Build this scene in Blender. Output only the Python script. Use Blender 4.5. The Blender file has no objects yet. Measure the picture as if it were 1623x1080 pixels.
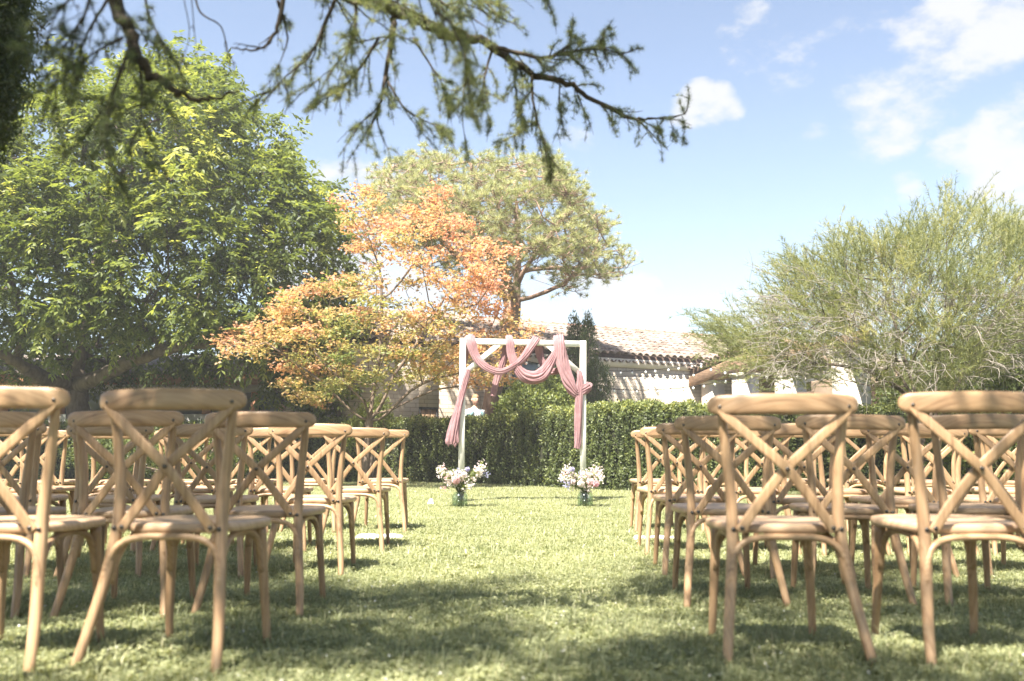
import bpy, math, random
import numpy as np
from mathutils import Vector
R = math.radians
rng = np.random.default_rng(7)
random.seed(7)
sc = bpy.context.scene
COL = sc.collection

# ------------------------------------------------------------------ camera
F = 1440.0; CH = 0.69; PITCH = math.atan(172 / F)
CX, CY = 811.5, 540.0
cam = bpy.data.cameras.new('camera'); camo = bpy.data.objects.new('camera', cam); COL.objects.link(camo)
cam.sensor_width = 36; cam.lens = F * 36 / 1623; cam.clip_end = 3000; cam.clip_start = 0.05
camo.location = (0, 0, CH); camo.rotation_euler = (math.pi / 2 + PITCH, 0, 0)
cam.dof.use_dof = True; cam.dof.focus_distance = 11.0; cam.dof.aperture_fstop = 2.3
sc.camera = camo
cp, sp = math.cos(PITCH), math.sin(PITCH)
def P(px, py, Y):
    dx = (px - CX) / F; dz = (CY - py) / F
    d = np.array([dx, cp - dz * sp, sp + dz * cp])
    return np.array([0, 0, CH]) + d * (Y / d[1])
def DIR(px, py):
    v = P(px, py, 10.0) - np.array([0, 0, CH]); return v / np.linalg.norm(v)

# ------------------------------------------------------------------ light
SUN_EL = 60.0
sun_h = np.array([-0.54, -0.84]); sun_h /= np.linalg.norm(sun_h)
SUNV = np.array([sun_h[0] * math.cos(R(SUN_EL)), sun_h[1] * math.cos(R(SUN_EL)), math.sin(R(SUN_EL))])
sl = bpy.data.lights.new('sun', 'SUN'); sl.energy = 4.6; sl.angle = R(0.53); sl.color = (1.0, 0.93, 0.82)
slo = bpy.data.objects.new('sun', sl); COL.objects.link(slo)
slo.rotation_euler = Vector(SUNV).to_track_quat('Z', 'Y').to_euler()
W = bpy.data.worlds.new('World'); sc.world = W; W.use_nodes = True
wt = W.node_tree; wn = wt.nodes; wl = wt.links; wn.clear()
wo = wn.new('ShaderNodeOutputWorld'); bg = wn.new('ShaderNodeBackground'); bg.inputs['Strength'].default_value = 0.15
sky = wn.new('ShaderNodeTexSky'); sky.sky_type = 'NISHITA'; sky.sun_disc = False
sky.sun_elevation = R(SUN_EL); sky.sun_rotation = math.atan2(sun_h[0], sun_h[1]); sky.air_density = 1.0; sky.dust_density = 0.6; sky.ozone_density = 1.0
tcw = wn.new('ShaderNodeTexCoord')
wl.new(bg.outputs[0], wo.inputs[0])
def wmath(op, a, b=None, clamp=False):
    n = wn.new('ShaderNodeMath'); n.operation = op; n.use_clamp = clamp
    for i, v in enumerate((a, b)):
        if v is None: continue
        if isinstance(v, (int, float)): n.inputs[i].default_value = v
        else: wl.new(v, n.inputs[i])
    return n.outputs[0]
nz1 = wn.new('ShaderNodeTexNoise'); nz1.inputs['Scale'].default_value = 15; nz1.inputs['Detail'].default_value = 9; nz1.inputs['Roughness'].default_value = 0.62
nz2 = wn.new('ShaderNodeTexNoise'); nz2.inputs['Scale'].default_value = 4; nz2.inputs['Detail'].default_value = 4
warp = wn.new('ShaderNodeMapping'); warp.inputs['Rotation'].default_value = (0, R(35), 0); warp.inputs['Scale'].default_value = (0.8, 1, 1.5)
wl.new(tcw.outputs['Generated'], warp.inputs['Vector']); wl.new(warp.outputs[0], nz1.inputs['Vector']); wl.new(tcw.outputs['Generated'], nz2.inputs['Vector'])
# clouds: groups of soft lumps in fixed directions, broken up by noise
lumps = [(1615, -10, 62, 1), (1565, 15, 60, 1), (1520, 55, 56, 1), (1480, 95, 55, 1), (1440, 130, 58, 1), (1405, 160, 48, .95), (1395, 200, 42, 1), (1368, 235, 26, .85), (1375, 130, 34, .7),
         (1610, 170, 26, .9), (1590, 205, 30, .9), (1560, 240, 34, .9), (1515, 248, 30, .8), (1605, 270, 44, 1), (1600, 320, 44, 1), (1440, 290, 20, .85), (1400, 310, 14, .5), (1490, 160, 26, .45),
         (1090, 178, 22, .95), (1112, 160, 24, 1), (1140, 160, 21, .95), (1158, 174, 16, .85), (1125, 178, 24, .9), (1240, 85, 45, .45), (1190, 60, 40, .35), (1320, 30, 30, .35), (1385, 60, 30, .35), (1305, 225, 25, .35),
         (860, 482, 44, 1), (910, 484, 46, 1), (960, 478, 42, 1), (1005, 474, 34, 1), (600, 350, 90, 1), (560, 420, 80, 1), (640, 440, 90, 1), (480, 420, 70, .9),
         (1215, 520, 62, .95), (1165, 535, 42, .9), (1330, 560, 80, .9), (915, 220, 22, .5), (2000, 150, 160, 1), (2300, 300, 200, 1), (-400, 200, 200, .9), (-900, 0, 250, 1), (300, -900, 260, .8)]
cur = None
for (px, py, r, s) in lumps:
    d = DIR(px, py)
    vm = wn.new('ShaderNodeVectorMath'); vm.operation = 'DOT_PRODUCT'; vm.inputs[1].default_value = tuple(d)
    wl.new(tcw.outputs['Generated'], vm.inputs[0])
    mr = wn.new('ShaderNodeMapRange'); mr.interpolation_type = 'SMOOTHSTEP'
    rr = r / F
    mr.inputs['From Min'].default_value = math.cos(rr * 1.7); mr.inputs['From Max'].default_value = math.cos(rr * 0.05)
    mr.inputs['To Min'].default_value = 0; mr.inputs['To Max'].default_value = s
    wl.new(vm.outputs['Value'], mr.inputs['Value'])
    cur = mr.outputs[0] if cur is None else wmath('MAXIMUM', cur, mr.outputs[0])
far_c = wn.new('ShaderNodeMapRange'); far_c.inputs['From Min'].default_value = 0.62; far_c.inputs['From Max'].default_value = 0.8; far_c.inputs['To Max'].default_value = 0.3
wl.new(nz2.outputs[0], far_c.inputs['Value'])
mask = wmath('MAXIMUM', cur, far_c.outputs[0])
dens = wmath('ADD', wmath('MULTIPLY', mask, 1.02), wmath('MULTIPLY', wmath('SUBTRACT', nz1.outputs[0], 0.5), 4.2))
dens = wmath('MULTIPLY', dens, wmath('MINIMUM', wmath('MULTIPLY', mask, 6), 1.0))
cm = wn.new('ShaderNodeMapRange'); cm.interpolation_type = 'SMOOTHSTEP'; cm.inputs['From Min'].default_value = 0.25; cm.inputs['From Max'].default_value = 1.25; cm.inputs['To Max'].default_value = 0.93
wl.new(dens, cm.inputs['Value'])
cmix = wn.new('ShaderNodeMix'); cmix.data_type = 'RGBA'; cmix.inputs['B'].default_value = (1.42, 1.44, 1.48, 1)
wl.new(cm.outputs[0], cmix.inputs['Factor']); hsv = wn.new('ShaderNodeHueSaturation'); hsv.inputs['Saturation'].default_value = .82; hsv.inputs['Value'].default_value = .375; wl.new(sky.outputs[0], hsv.inputs['Color']); wl.new(hsv.outputs[0], cmix.inputs['A']); wl.new(cmix.outputs['Result'], bg.inputs['Color'])

sc.view_settings.view_transform = 'Standard'; sc.view_settings.look = 'None'; sc.view_settings.exposure = 2.2; sc.view_settings.gamma = 1.0
sc.view_settings.use_curve_mapping = False
sc.cycles.max_bounces = 7; sc.cycles.diffuse_bounces = 4; sc.cycles.glossy_bounces = 3; sc.cycles.transmission_bounces = 6; sc.cycles.transparent_max_bounces = 8
sc.cycles.use_denoising = True; sc.cycles.sample_clamp_indirect = 6

# ------------------------------------------------------------------ helpers
def nrm(a):
    a = np.asarray(a, float); return a / np.maximum(np.linalg.norm(a, axis=-1, keepdims=True), 1e-9)
class MB:
    def __init__(s): s.v = []; s.q = []; s.t = []; s.tq = []; s.tt = []; s.n = 0; s.mq = []; s.mt = []
    def add(s, v, quads=None, tris=None, tint=0.0, mi=0):
        v = np.asarray(v, float).reshape(-1, 3); s.v.append(v)
        if quads is not None and len(quads):
            q = np.asarray(quads, int).reshape(-1, 4); s.q.append(q + s.n); s.tq.append(np.broadcast_to(tint, (len(q),)).astype(float)); s.mq.append(np.full(len(q), mi))
        if tris is not None and len(tris):
            t = np.asarray(tris, int).reshape(-1, 3); s.t.append(t + s.n); s.tt.append(np.broadcast_to(tint, (len(t),)).astype(float)); s.mt.append(np.full(len(t), mi))
        s.n += len(v)
    def mesh(s, name, smooth=False):
        me = bpy.data.meshes.new(name)
        v = np.concatenate(s.v) if s.v else np.zeros((0, 3))
        q = np.concatenate(s.q) if s.q else np.zeros((0, 4), int); t = np.concatenate(s.t) if s.t else np.zeros((0, 3), int)
        me.vertices.add(len(v)); me.vertices.foreach_set('co', v.astype(np.float32).ravel())
        loops = np.concatenate([q.ravel(), t.ravel()]); me.loops.add(len(loops)); me.loops.foreach_set('vertex_index', loops.astype(np.int32))
        st = np.concatenate([np.arange(len(q)) * 4, len(q) * 4 + np.arange(len(t)) * 3]); me.polygons.add(len(st)); me.polygons.foreach_set('loop_start', st.astype(np.int32))
        if smooth: me.polygons.foreach_set('use_smooth', np.ones(len(st), bool))
        a = me.attributes.new('tint', 'FLOAT', 'FACE'); a.data.foreach_set('value', np.concatenate(s.tq + s.tt).astype(np.float32) if (s.tq or s.tt) else np.zeros(0, np.float32))
        mm = np.concatenate(s.mq + s.mt) if (s.mq or s.mt) else np.zeros(0)
        if mm.any(): me.polygons.foreach_set('material_index', mm.astype(np.int32))
        me.update(calc_edges=True); return me
    def build(s, name, mat, parent=None, smooth=False):
        me = s.mesh(name, smooth)
        for m in (mat if isinstance(mat, (list, tuple)) else [mat]): me.materials.append(m)
        return link(name, me, parent)
def link(name, me, parent=None):
    o = bpy.data.objects.new(name, me); COL.objects.link(o)
    if parent is not None: o.parent = parent
    return o
def tag(o, label=None, cat=None, group=None, kind=None):
    if label: o['label'] = label
    if cat: o['category'] = cat
    if group: o['group'] = group
    if kind: o['kind'] = kind
    return o
def empty(name, loc=(0, 0, 0), rz=0.0, label=None, cat=None, group=None):
    o = bpy.data.objects.new(name, None); COL.objects.link(o); o.location = tuple(loc); o.rotation_euler = (0, 0, rz); o.empty_display_size = .1
    return tag(o, label, cat, group)
def catmull(pts, n):
    p = np.asarray(pts, float); k = len(p)
    p = np.vstack([2 * p[0] - p[1], p, 2 * p[-1] - p[-2]])
    u = np.linspace(0, k - 1, n); i = np.minimum(u.astype(int), k - 2); f = (u - i)[:, None]
    a, b, c, d = p[i], p[i + 1], p[i + 2], p[i + 3]
    return .5 * (2 * b + (c - a) * f + (2 * a - 5 * b + 4 * c - d) * f ** 2 + (3 * b - a - 3 * c + d) * f ** 3)
def tube(mb, path, rad, sides=8, cap=True, tint=0.0, mi=0, ref=None, sec=None):
    """sweep; rad: scalar / N / (N,2); sec: K x 2 unit section"""
    path = np.asarray(path, float); n = len(path)
    rad = np.asarray(rad, float)
    if rad.ndim == 0: rad = np.full((n, 2), float(rad))
    elif rad.ndim == 1 and len(rad) == n: rad = np.stack([rad, rad], 1)
    T = np.gradient(path, axis=0); T = nrm(T)
    if ref is None:
        m = T.mean(0); r0 = np.array([0, 0, 1.0]) if abs(nrm(m)[2]) < .8 else np.array([1.0, 0, 0])
        B = np.zeros((n, 3)); b = r0 - r0.dot(T[0]) * T[0]; b = nrm(b)
        for i in range(n):
            b = b - b.dot(T[i]) * T[i]; b = nrm(b); B[i] = b
    else:
        r = np.broadcast_to(np.asarray(ref, float), (n, 3)); B = nrm(r - (r * T).sum(1, keepdims=True) * T)
    N = np.cross(T, B)
    if sec is None:
        a = np.linspace(0, 2 * np.pi, sides, endpoint=False); sec = np.stack([np.cos(a), np.sin(a)], 1)
    K = len(sec)
    V = path[:, None, :] + N[:, None, :] * (sec[None, :, 0:1] * rad[:, None, 0:1]) + B[:, None, :] * (sec[None, :, 1:2] * rad[:, None, 1:2])
    i = np.arange(n - 1)[:, None] * K; j = np.arange(K)[None, :]; j2 = (j + 1) % K
    q = np.stack([i + j, i + j2, i + K + j2, i + K + j], -1).reshape(-1, 4)
    V = V.reshape(-1, 3); tr = None
    if cap:
        V = np.vstack([V, path[0], path[-1]]); c0 = n * K; c1 = c0 + 1; jj = np.arange(K); jk = (jj + 1) % K
        tr = np.vstack([np.stack([np.full(K, c0), jk, jj], 1), np.stack([np.full(K, c1), (n - 1) * K + jj, (n - 1) * K + jk], 1)])
    mb.add(V, q, tr, tint, mi)
def rrect(w, h, r, k=3):
    out = []
    for cx, cy, a0 in ((w - r, h - r, 0), (-(w - r), h - r, 90), (-(w - r), -(h - r), 180), (w - r, -(h - r), 270)):
        for i in range(k + 1):
            a = R(a0 + 90 * i / k); out.append((cx + r * math.cos(a), cy + r * math.sin(a)))
    return np.array(out)
BQ = np.array([[0, 1, 3, 2], [4, 6, 7, 5], [0, 4, 5, 1], [2, 3, 7, 6], [0, 2, 6, 4], [1, 5, 7, 3]])
def box(mb, c, s, ax=None, tint=0.0, mi=0):
    c = np.asarray(c, float); s = np.asarray(s, float) / 2
    k = np.array([[x, y, z] for x in (-1, 1) for y in (-1, 1) for z in (-1, 1)], float) * s
    if ax is not None: k = k @ np.asarray(ax, float)
    mb.add(c + k, BQ, None, tint, mi)
def leaves(mb, base, d, nv, L, Wd, tint, fold=0.25, mi=0):
    """folded diamond leaves"""
    base = np.asarray(base, float); d = nrm(d); s = nrm(np.cross(d, nv)); up = np.cross(s, d)
    L = np.broadcast_to(L, (len(base),))[:, None]; Wd = np.broadcast_to(Wd, (len(base),))[:, None]
    mid = base + d * L * .45
    a = mid + s * Wd * .5 + up * Wd * fold; b = mid - s * Wd * .5 + up * Wd * fold; tip = base + d * L
    V = np.stack([base, a, tip, b], 1).reshape(-1, 3); i = np.arange(len(base)) * 4
    t = np.concatenate([np.stack([i, i + 1, i + 2], 1), np.stack([i, i + 2, i + 3], 1)])
    mb.add(V, None, t, np.concatenate([tint, tint]) if np.ndim(tint) else tint, mi)
def needles(mb, base, d, L, Wd, tint, mi=0):
    base = np.asarray(base, float); d = nrm(d); s = nrm(np.cross(d, rng.normal(size=d.shape)))
    L = np.broadcast_to(L, (len(base),))[:, None]; Wd = np.broadcast_to(Wd, (len(base),))[:, None]
    V = np.stack([base - s * Wd * .5, base + s * Wd * .5, base + d * L], 1).reshape(-1, 3)
    mb.add(V, None, np.arange(len(base) * 3).reshape(-1, 3), tint, mi)
def unit(n): return nrm(rng.normal(size=(n, 3)))

# ------------------------------------------------------------------ materials
def newmat(name):
    m = bpy.data.materials.new(name); m.use_nodes = True; nt = m.node_tree; nt.nodes.clear()
    out = nt.nodes.new('ShaderNodeOutputMaterial'); return m, nt, nt.nodes, nt.links, out
def ramp(nodes, stops):
    r = nodes.new('ShaderNodeValToRGB'); e = r.color_ramp.elements
    while len(e) < len(stops): e.new(0.5)
    for el, (p, c) in zip(e, stops): el.position = p; el.color = (*c, 1)
    return r
def leafmat(name, stops, trans=0.4, rough=0.45, spec=0.35, noise=0.12, tcol=(1.25, 1.15, .55)):
    m, nt, n, l, out = newmat(name)
    at = n.new('ShaderNodeAttribute'); at.attribute_name = 'tint'
    geo = n.new('ShaderNodeNewGeometry'); nz = n.new('ShaderNodeTexNoise'); nz.inputs['Scale'].default_value = 1.3; nz.inputs['Detail'].default_value = 6; nz.inputs['Roughness'].default_value = .65
    l.new(geo.outputs['Position'], nz.inputs['Vector'])
    a = n.new('ShaderNodeMath'); a.operation = 'MULTIPLY_ADD'; a.inputs[1].default_value = noise * 2; l.new(nz.outputs[0], a.inputs[0])
    a2 = n.new('ShaderNodeMath'); a2.operation = 'SUBTRACT'; a2.inputs[1].default_value = noise; l.new(at.outputs['Fac'], a2.inputs[0]); l.new(a2.outputs[0], a.inputs[2])
    r = ramp(n, stops); l.new(a.outputs[0], r.inputs[0])
    p = n.new('ShaderNodeBsdfPrincipled'); p.inputs['Roughness'].default_value = rough; p.inputs['Specular IOR Level'].default_value = spec
    l.new(r.outputs[0], p.inputs['Base Color'])
    tr = n.new('ShaderNodeBsdfTranslucent'); mc = n.new('ShaderNodeMix'); mc.data_type = 'RGBA'; mc.blend_type = 'MULTIPLY'; mc.inputs['Factor'].default_value = 1
    mc.inputs['B'].default_value = (*[c * 1.5 for c in tcol], 1); l.new(r.outputs[0], mc.inputs['A']); l.new(mc.outputs['Result'], tr.inputs['Color'])
    mx = n.new('ShaderNodeMixShader'); mx.inputs[0].default_value = trans; l.new(p.outputs[0], mx.inputs[1]); l.new(tr.outputs[0], mx.inputs[2]); l.new(mx.outputs[0], out.inputs[0])
    return m
def basic(name, col, rough=.6, metal=0, spec=.4, var=0.12, scale=8, bump=0.0, bscale=40, col2=None, stretch=(1, 1, 1), coords='Object', dist=0.01):
    m, nt, n, l, out = newmat(name)
    tc = n.new('ShaderNodeTexCoord'); mp = n.new('ShaderNodeMapping'); mp.inputs['Scale'].default_value = stretch; l.new(tc.outputs[coords], mp.inputs[0])
    nz = n.new('ShaderNodeTexNoise'); nz.inputs['Scale'].default_value = scale; nz.inputs['Detail'].default_value = 6; nz.inputs['Roughness'].default_value = .65; l.new(mp.outputs[0], nz.inputs['Vector'])
    c2 = col2 or tuple(c * (1 - var * 2) for c in col); r = ramp(n, [(.3, c2), (.7, tuple(min(1, c * (1 + var)) for c in col))]); l.new(nz.outputs[0], r.inputs[0])
    p = n.new('ShaderNodeBsdfPrincipled'); p.inputs['Roughness'].default_value = rough; p.inputs['Metallic'].default_value = metal; p.inputs['Specular IOR Level'].default_value = spec
    l.new(r.outputs[0], p.inputs['Base Color'])
    if bump:
        b = n.new('ShaderNodeBump'); b.inputs['Strength'].default_value = bump; b.inputs['Distance'].default_value = dist
        z2 = n.new('ShaderNodeTexNoise'); z2.inputs['Scale'].default_value = bscale; z2.inputs['Detail'].default_value = 5; l.new(mp.outputs[0], z2.inputs['Vector'])
        l.new(z2.outputs[0], b.inputs['Height']); l.new(b.outputs[0], p.inputs['Normal'])
    l.new(p.outputs[0], out.inputs[0]); return m
def woodmat(name='limed_oak', k=(1, 1, 1)):
    m, nt, n, l, out = newmat(name)
    tc = n.new('ShaderNodeTexCoord'); oi = n.new('ShaderNodeObjectInfo')
    ad = n.new('ShaderNodeVectorMath'); ad.operation = 'ADD'; sc_ = n.new('ShaderNodeVectorMath'); sc_.operation = 'SCALE'; sc_.inputs['Scale'].default_value = 9
    cb = n.new('ShaderNodeCombineXYZ'); 
    for i in range(3): l.new(oi.outputs['Random'], cb.inputs[i])
    l.new(cb.outputs[0], sc_.inputs[0]); l.new(tc.outputs['UV'], ad.inputs[0]); l.new(sc_.outputs[0], ad.inputs[1])
    mp = n.new('ShaderNodeMapping'); mp.inputs['Scale'].default_value = (7, 130, 130); l.new(ad.outputs[0], mp.inputs[0])
    nz = n.new('ShaderNodeTexNoise'); nz.inputs['Scale'].default_value = 1; nz.inputs['Detail'].default_value = 7; nz.inputs['Distortion'].default_value = .35; l.new(mp.outputs[0], nz.inputs['Vector'])
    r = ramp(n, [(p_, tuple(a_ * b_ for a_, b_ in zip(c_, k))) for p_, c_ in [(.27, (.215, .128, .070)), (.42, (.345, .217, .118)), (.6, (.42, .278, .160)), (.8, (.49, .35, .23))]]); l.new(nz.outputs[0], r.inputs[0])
    n2 = n.new('ShaderNodeTexNoise'); n2.inputs['Scale'].default_value = 5; n2.inputs['Detail'].default_value = 4; l.new(tc.outputs['Object'], n2.inputs['Vector'])
    r2 = ramp(n, [(.3, (.78, .76, .76)), (.7, (1.12, 1.1, 1.06))]); l.new(n2.outputs[0], r2.inputs[0])
    mx = n.new('ShaderNodeMix'); mx.data_type = 'RGBA'; mx.blend_type = 'MULTIPLY'; mx.inputs['Factor'].default_value = 1; l.new(r.outputs[0], mx.inputs['A']); l.new(r2.outputs[0], mx.inputs['B'])
    hs = n.new('ShaderNodeHueSaturation'); mr = n.new('ShaderNodeMapRange'); mr.inputs['To Min'].default_value = .80; mr.inputs['To Max'].default_value = 1.15; l.new(oi.outputs['Random'], mr.inputs['Value'])
    l.new(mr.outputs[0], hs.inputs['Value']); l.new(mx.outputs['Result'], hs.inputs['Color'])
    p = n.new('ShaderNodeBsdfPrincipled'); p.inputs['Roughness'].default_value = .42; p.inputs['Specular IOR Level'].default_value = .55; l.new(hs.outputs[0], p.inputs['Base Color'])
    b = n.new('ShaderNodeBump'); b.inputs['Strength'].default_value = .25; b.inputs['Distance'].default_value = .002; l.new(nz.outputs[0], b.inputs['Height']); l.new(b.outputs[0], p.inputs['Normal'])
    l.new(p.outputs[0], out.inputs[0]); return m
WOOD = woodmat(); SEATWOOD = woodmat('oak_seat_sky_sheen', (1.22, 1.30, 1.45))  # seat copy paled to paint in the sky's sheen on the seat tops
METAL = basic('dark_bolt_metal', (.12, .11, .10), .35, 1.0)
WHITEP = basic('off_white_paint', (.80, .765, .69), .5, var=.04, scale=6, bump=.15, bscale=60, dist=.002)
BARK = basic('grey_bark', (.13, .10, .075), .9, var=.35, scale=9, bump=.9, bscale=22, stretch=(1, 1, .35), dist=.03)
BARKD = basic('dark_bark', (.065, .048, .035), .9, var=.35, scale=14, bump=.9, bscale=50, stretch=(1, 1, .5), dist=.015)
BARKP = basic('pine_bark', (.32, .215, .165), .9, var=.4, scale=6, bump=1, bscale=14, stretch=(1, 1, .3), dist=.05, col2=(.13, .085, .065))
BARKM = basic('smooth_maple_bark', (.17, .125, .09), .8, var=.3, scale=12, bump=.4, bscale=30, dist=.01)
TWIG = basic('dead_grey_twig', (.27, .24, .205), .85, var=.2, scale=5)
LEAF_WALNUT = leafmat('walnut_leaf', [(0, (.048, .066, .022)), (.45, (.10, .135, .040)), (.8, (.20, .24, .075)), (1, (.36, .38, .14))], .5, .42, .22)
LEAF_MAPLE = leafmat('maple_leaf', [(0, (.14, .18, .055)), (.3, (.28, .30, .12)), (.5, (.40, .35, .16)), (.75, (.48, .31, .18)), (1, (.54, .31, .22))], .45, .5, .3, .14, (1.15, 1.0, .7))
NEEDLE_PINE = leafmat('pine_needle', [(0, (.17, .20, .09)), (.5, (.33, .35, .17)), (1, (.50, .49, .27))], .3, .5, .3, .12, (1.1, 1.05, .7))
NEEDLE_CEDAR = leafmat('cedar_needle', [(0, (.045, .060, .036)), (.5, (.16, .20, .12)), (1, (.34, .36, .20))], .42, .5, .3, .1)
SHOOT_TAM = leafmat('tamarisk_shoot', [(0, (.10, .12, .055)), (.5, (.205, .23, .115)), (1, (.40, .39, .22))], .38, .6, .2, .15)
LEAF_HEDGE = leafmat('hedge_leaf', [(0, (.045, .060, .024)), (.5, (.115, .145, .050)), (.85, (.24, .27, .095)), (1, (.42, .43, .17))], .34, .42, .35, .2)
LEAF_CYP = leafmat('cypress_scale_leaf', [(0, (.045, .062, .032)), (.6, (.11, .14, .065)), (1, (.20, .23, .11))], .2, .6, .2)
LEAF_SHRUB = leafmat('shrub_leaf', [(0, (.07, .10, .035)), (.5, (.16, .20, .07)), (1, (.30, .34, .13))], .4, .45, .35)
GRASSM = leafmat('grass_blade', [(0, (.13, .155, .080)), (.4, (.27, .295, .160)), (.75, (.44, .45, .27)), (1, (.62, .58, .40))], .4, .5, .3, .28, (1.1, 1.08, .75))
HEDGE_CORE = basic('hedge_inner_twigs', (.030, .032, .016), .95, var=.3, scale=15, bump=.6, bscale=40)

# ------------------------------------------------------------------ ground
GY = np.array([-50, 0, 2.9, 4.0, 5.3, 6.5, 8, 11, 20, 1000]); GZ = np.array([0, 0, 0, -.035, -.048, -.045, -.035, -.02, 0, 0.])
def gz(x, y):
    return np.interp(y, GY, GZ) + .006 * np.sin(np.asarray(x) * 1.7 + 1) * np.sin(np.asarray(y) * 1.3)
def make_ground():
    m, nt, n, l, out = newmat('lawn_soil_and_thatch')
    geo = n.new('ShaderNodeNewGeometry'); nz = n.new('ShaderNodeTexNoise'); nz.inputs['Scale'].default_value = 25; nz.inputs['Detail'].default_value = 8; l.new(geo.outputs['Position'], nz.inputs['Vector'])
    r = ramp(n, [(.3, (.08, .09, .035)), (.5, (.15, .17, .06)), (.7, (.26, .26, .11))]); l.new(nz.outputs[0], r.inputs[0])
    p = n.new('ShaderNodeBsdfPrincipled'); p.inputs['Roughness'].default_value = .95; p.inputs['Specular IOR Level'].default_value = .1; l.new(r.outputs[0], p.inputs['Base Color'])
    b = n.new('ShaderNodeBump'); b.inputs['Distance'].default_value = .02; b.inputs['Strength'].default_value = .7; l.new(nz.outputs[0], b.inputs['Height']); l.new(b.outputs[0], p.inputs['Normal']); l.new(p.outputs[0], out.inputs[0])
    xs = np.concatenate([[-260, -80, -30], np.arange(-14, 14.01, .4), [30, 80, 260]]); ys = np.concatenate([[-100, -60, -15], np.arange(-4, 22, .4), [30, 80, 300]])
    X, Y = np.meshgrid(xs, ys); V = np.stack([X, Y, gz(X, Y)], -1).reshape(-1, 3); nx = len(xs)
    i = np.arange(len(ys) - 1)[:, None] * nx + np.arange(nx - 1)[None]
    q = np.stack([i, i + 1, i + nx + 1, i + nx], -1).reshape(-1, 4); mb = MB(); mb.add(V, q)
    tag(mb.build('ground', m, None, True), kind='structure')
make_ground()

def instancer(name, mb, mat, pts, rot, scl, label, cat=None, kind='stuff'):
    """one object: a small patch of real geometry repeated on the object's own loose points"""
    me = mb.mesh(name); n0 = len(me.vertices); me.vertices.add(len(pts))
    co = np.zeros(len(me.vertices) * 3, np.float32); me.vertices.foreach_get('co', co); co = co.reshape(-1, 3); co[n0:] = pts; me.vertices.foreach_set('co', co.ravel())
    for nm, val in (('is_point', np.ones(len(pts))), ('rot', rot), ('scl', scl)):
        a = me.attributes.new(nm, 'FLOAT', 'POINT'); arr = np.zeros(len(me.vertices), np.float32); arr[n0:] = val; a.data.foreach_set('value', arr)
    me.materials.append(mat); me.update(); o = link(name, me)
    ng = bpy.data.node_groups.new(name, 'GeometryNodeTree'); ng.interface.new_socket('Geometry', in_out='INPUT', socket_type='NodeSocketGeometry'); ng.interface.new_socket('Geometry', in_out='OUTPUT', socket_type='NodeSocketGeometry')
    N = ng.nodes; L = ng.links; gi = N.new('NodeGroupInput'); go = N.new('NodeGroupOutput')
    def attr(nm):
        a = N.new('GeometryNodeInputNamedAttribute'); a.data_type = 'FLOAT'; a.inputs['Name'].default_value = nm; return a.outputs['Attribute']
    cmpn = N.new('FunctionNodeCompare'); cmpn.data_type = 'FLOAT'; cmpn.operation = 'GREATER_THAN'; L.new(attr('is_point'), cmpn.inputs[0]); cmpn.inputs[1].default_value = .5
    sep = N.new('GeometryNodeSeparateGeometry'); sep.domain = 'POINT'; L.new(gi.outputs[0], sep.inputs[0]); L.new(cmpn.outputs[0], sep.inputs['Selection'])
    ip = N.new('GeometryNodeInstanceOnPoints'); L.new(sep.outputs[0], ip.inputs['Points']); L.new(sep.outputs[1], ip.inputs['Instance'])
    cx = N.new('ShaderNodeCombineXYZ'); L.new(attr('rot'), cx.inputs[2]); L.new(cx.outputs[0], ip.inputs['Rotation'])
    cs = N.new('ShaderNodeCombineXYZ')
    for i in range(3): L.new(attr('scl'), cs.inputs[i])
    L.new(cs.outputs[0], ip.inputs['Scale']); L.new(ip.outputs[0], go.inputs[0])
    md = o.modifiers.new('scatter', 'NODES'); md.node_group = ng
    return tag(o, label, cat, None, kind)

def grass_patch(n, size, lo, hi, wid):
    mb = MB(); c = rng.uniform(-size / 2, size / 2, (n, 2)); base = np.c_[c, np.full(n, -.004)]
    # tufts: pull bases towards tuft centres
    tc = rng.uniform(-size / 2, size / 2, (n // 14, 2)); k = rng.integers(0, len(tc), n); w = rng.random(n) < .6
    base[w, :2] = tc[k[w]] + rng.normal(size=(w.sum(), 2)) * .012
    H = rng.uniform(lo, hi, n) * (.7 + .5 * rng.random(n)); ang = rng.uniform(0, 2 * np.pi, n); H[rng.random(n) < .03] *= 1.7; lean = rng.uniform(.2, 1.25, n)
    d1 = np.c_[np.cos(ang) * lean * .5, np.sin(ang) * lean * .5, np.ones(n)]; d1 = nrm(d1); d2 = nrm(np.c_[np.cos(ang) * lean * 1.3, np.sin(ang) * lean * 1.3, np.ones(n) * .7])
    s = np.c_[-np.sin(ang), np.cos(ang), np.zeros(n)]; wd = wid * rng.uniform(.6, 1.3, n)[:, None]
    m1 = base + d1 * H[:, None] * .55; tip = m1 + d2 * H[:, None] * .5
    V = np.stack([base - s * wd * .5, base + s * wd * .5, m1 + s * wd * .45, m1 - s * wd * .45, tip], 1).reshape(-1, 3)
    i = np.arange(n) * 5; tint = np.clip(rng.normal(.42, .2, n), 0, .95); tint[rng.random(n) < .05] = 1
    mb.add(V, np.stack([i, i + 1, i + 2, i + 3], 1), np.stack([i + 3, i + 2, i + 4], 1), tint)
    # clover-like little leaves
    m = n // 4; b = np.c_[rng.uniform(-size / 2, size / 2, (m, 2)), rng.uniform(.008, hi * .6, m)]
    for kk in range(3):
        a = rng.uniform(0, 2 * np.pi, m) ; dd = np.c_[np.cos(a), np.sin(a), rng.uniform(-.1, .6, m)]
        leaves(mb, b, dd, np.array([0, 0, 1.0]), rng.uniform(.009, .017, m), rng.uniform(.008, .014, m), np.clip(rng.normal(.5, .18, m), 0, 1), .1)
    return mb
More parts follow.
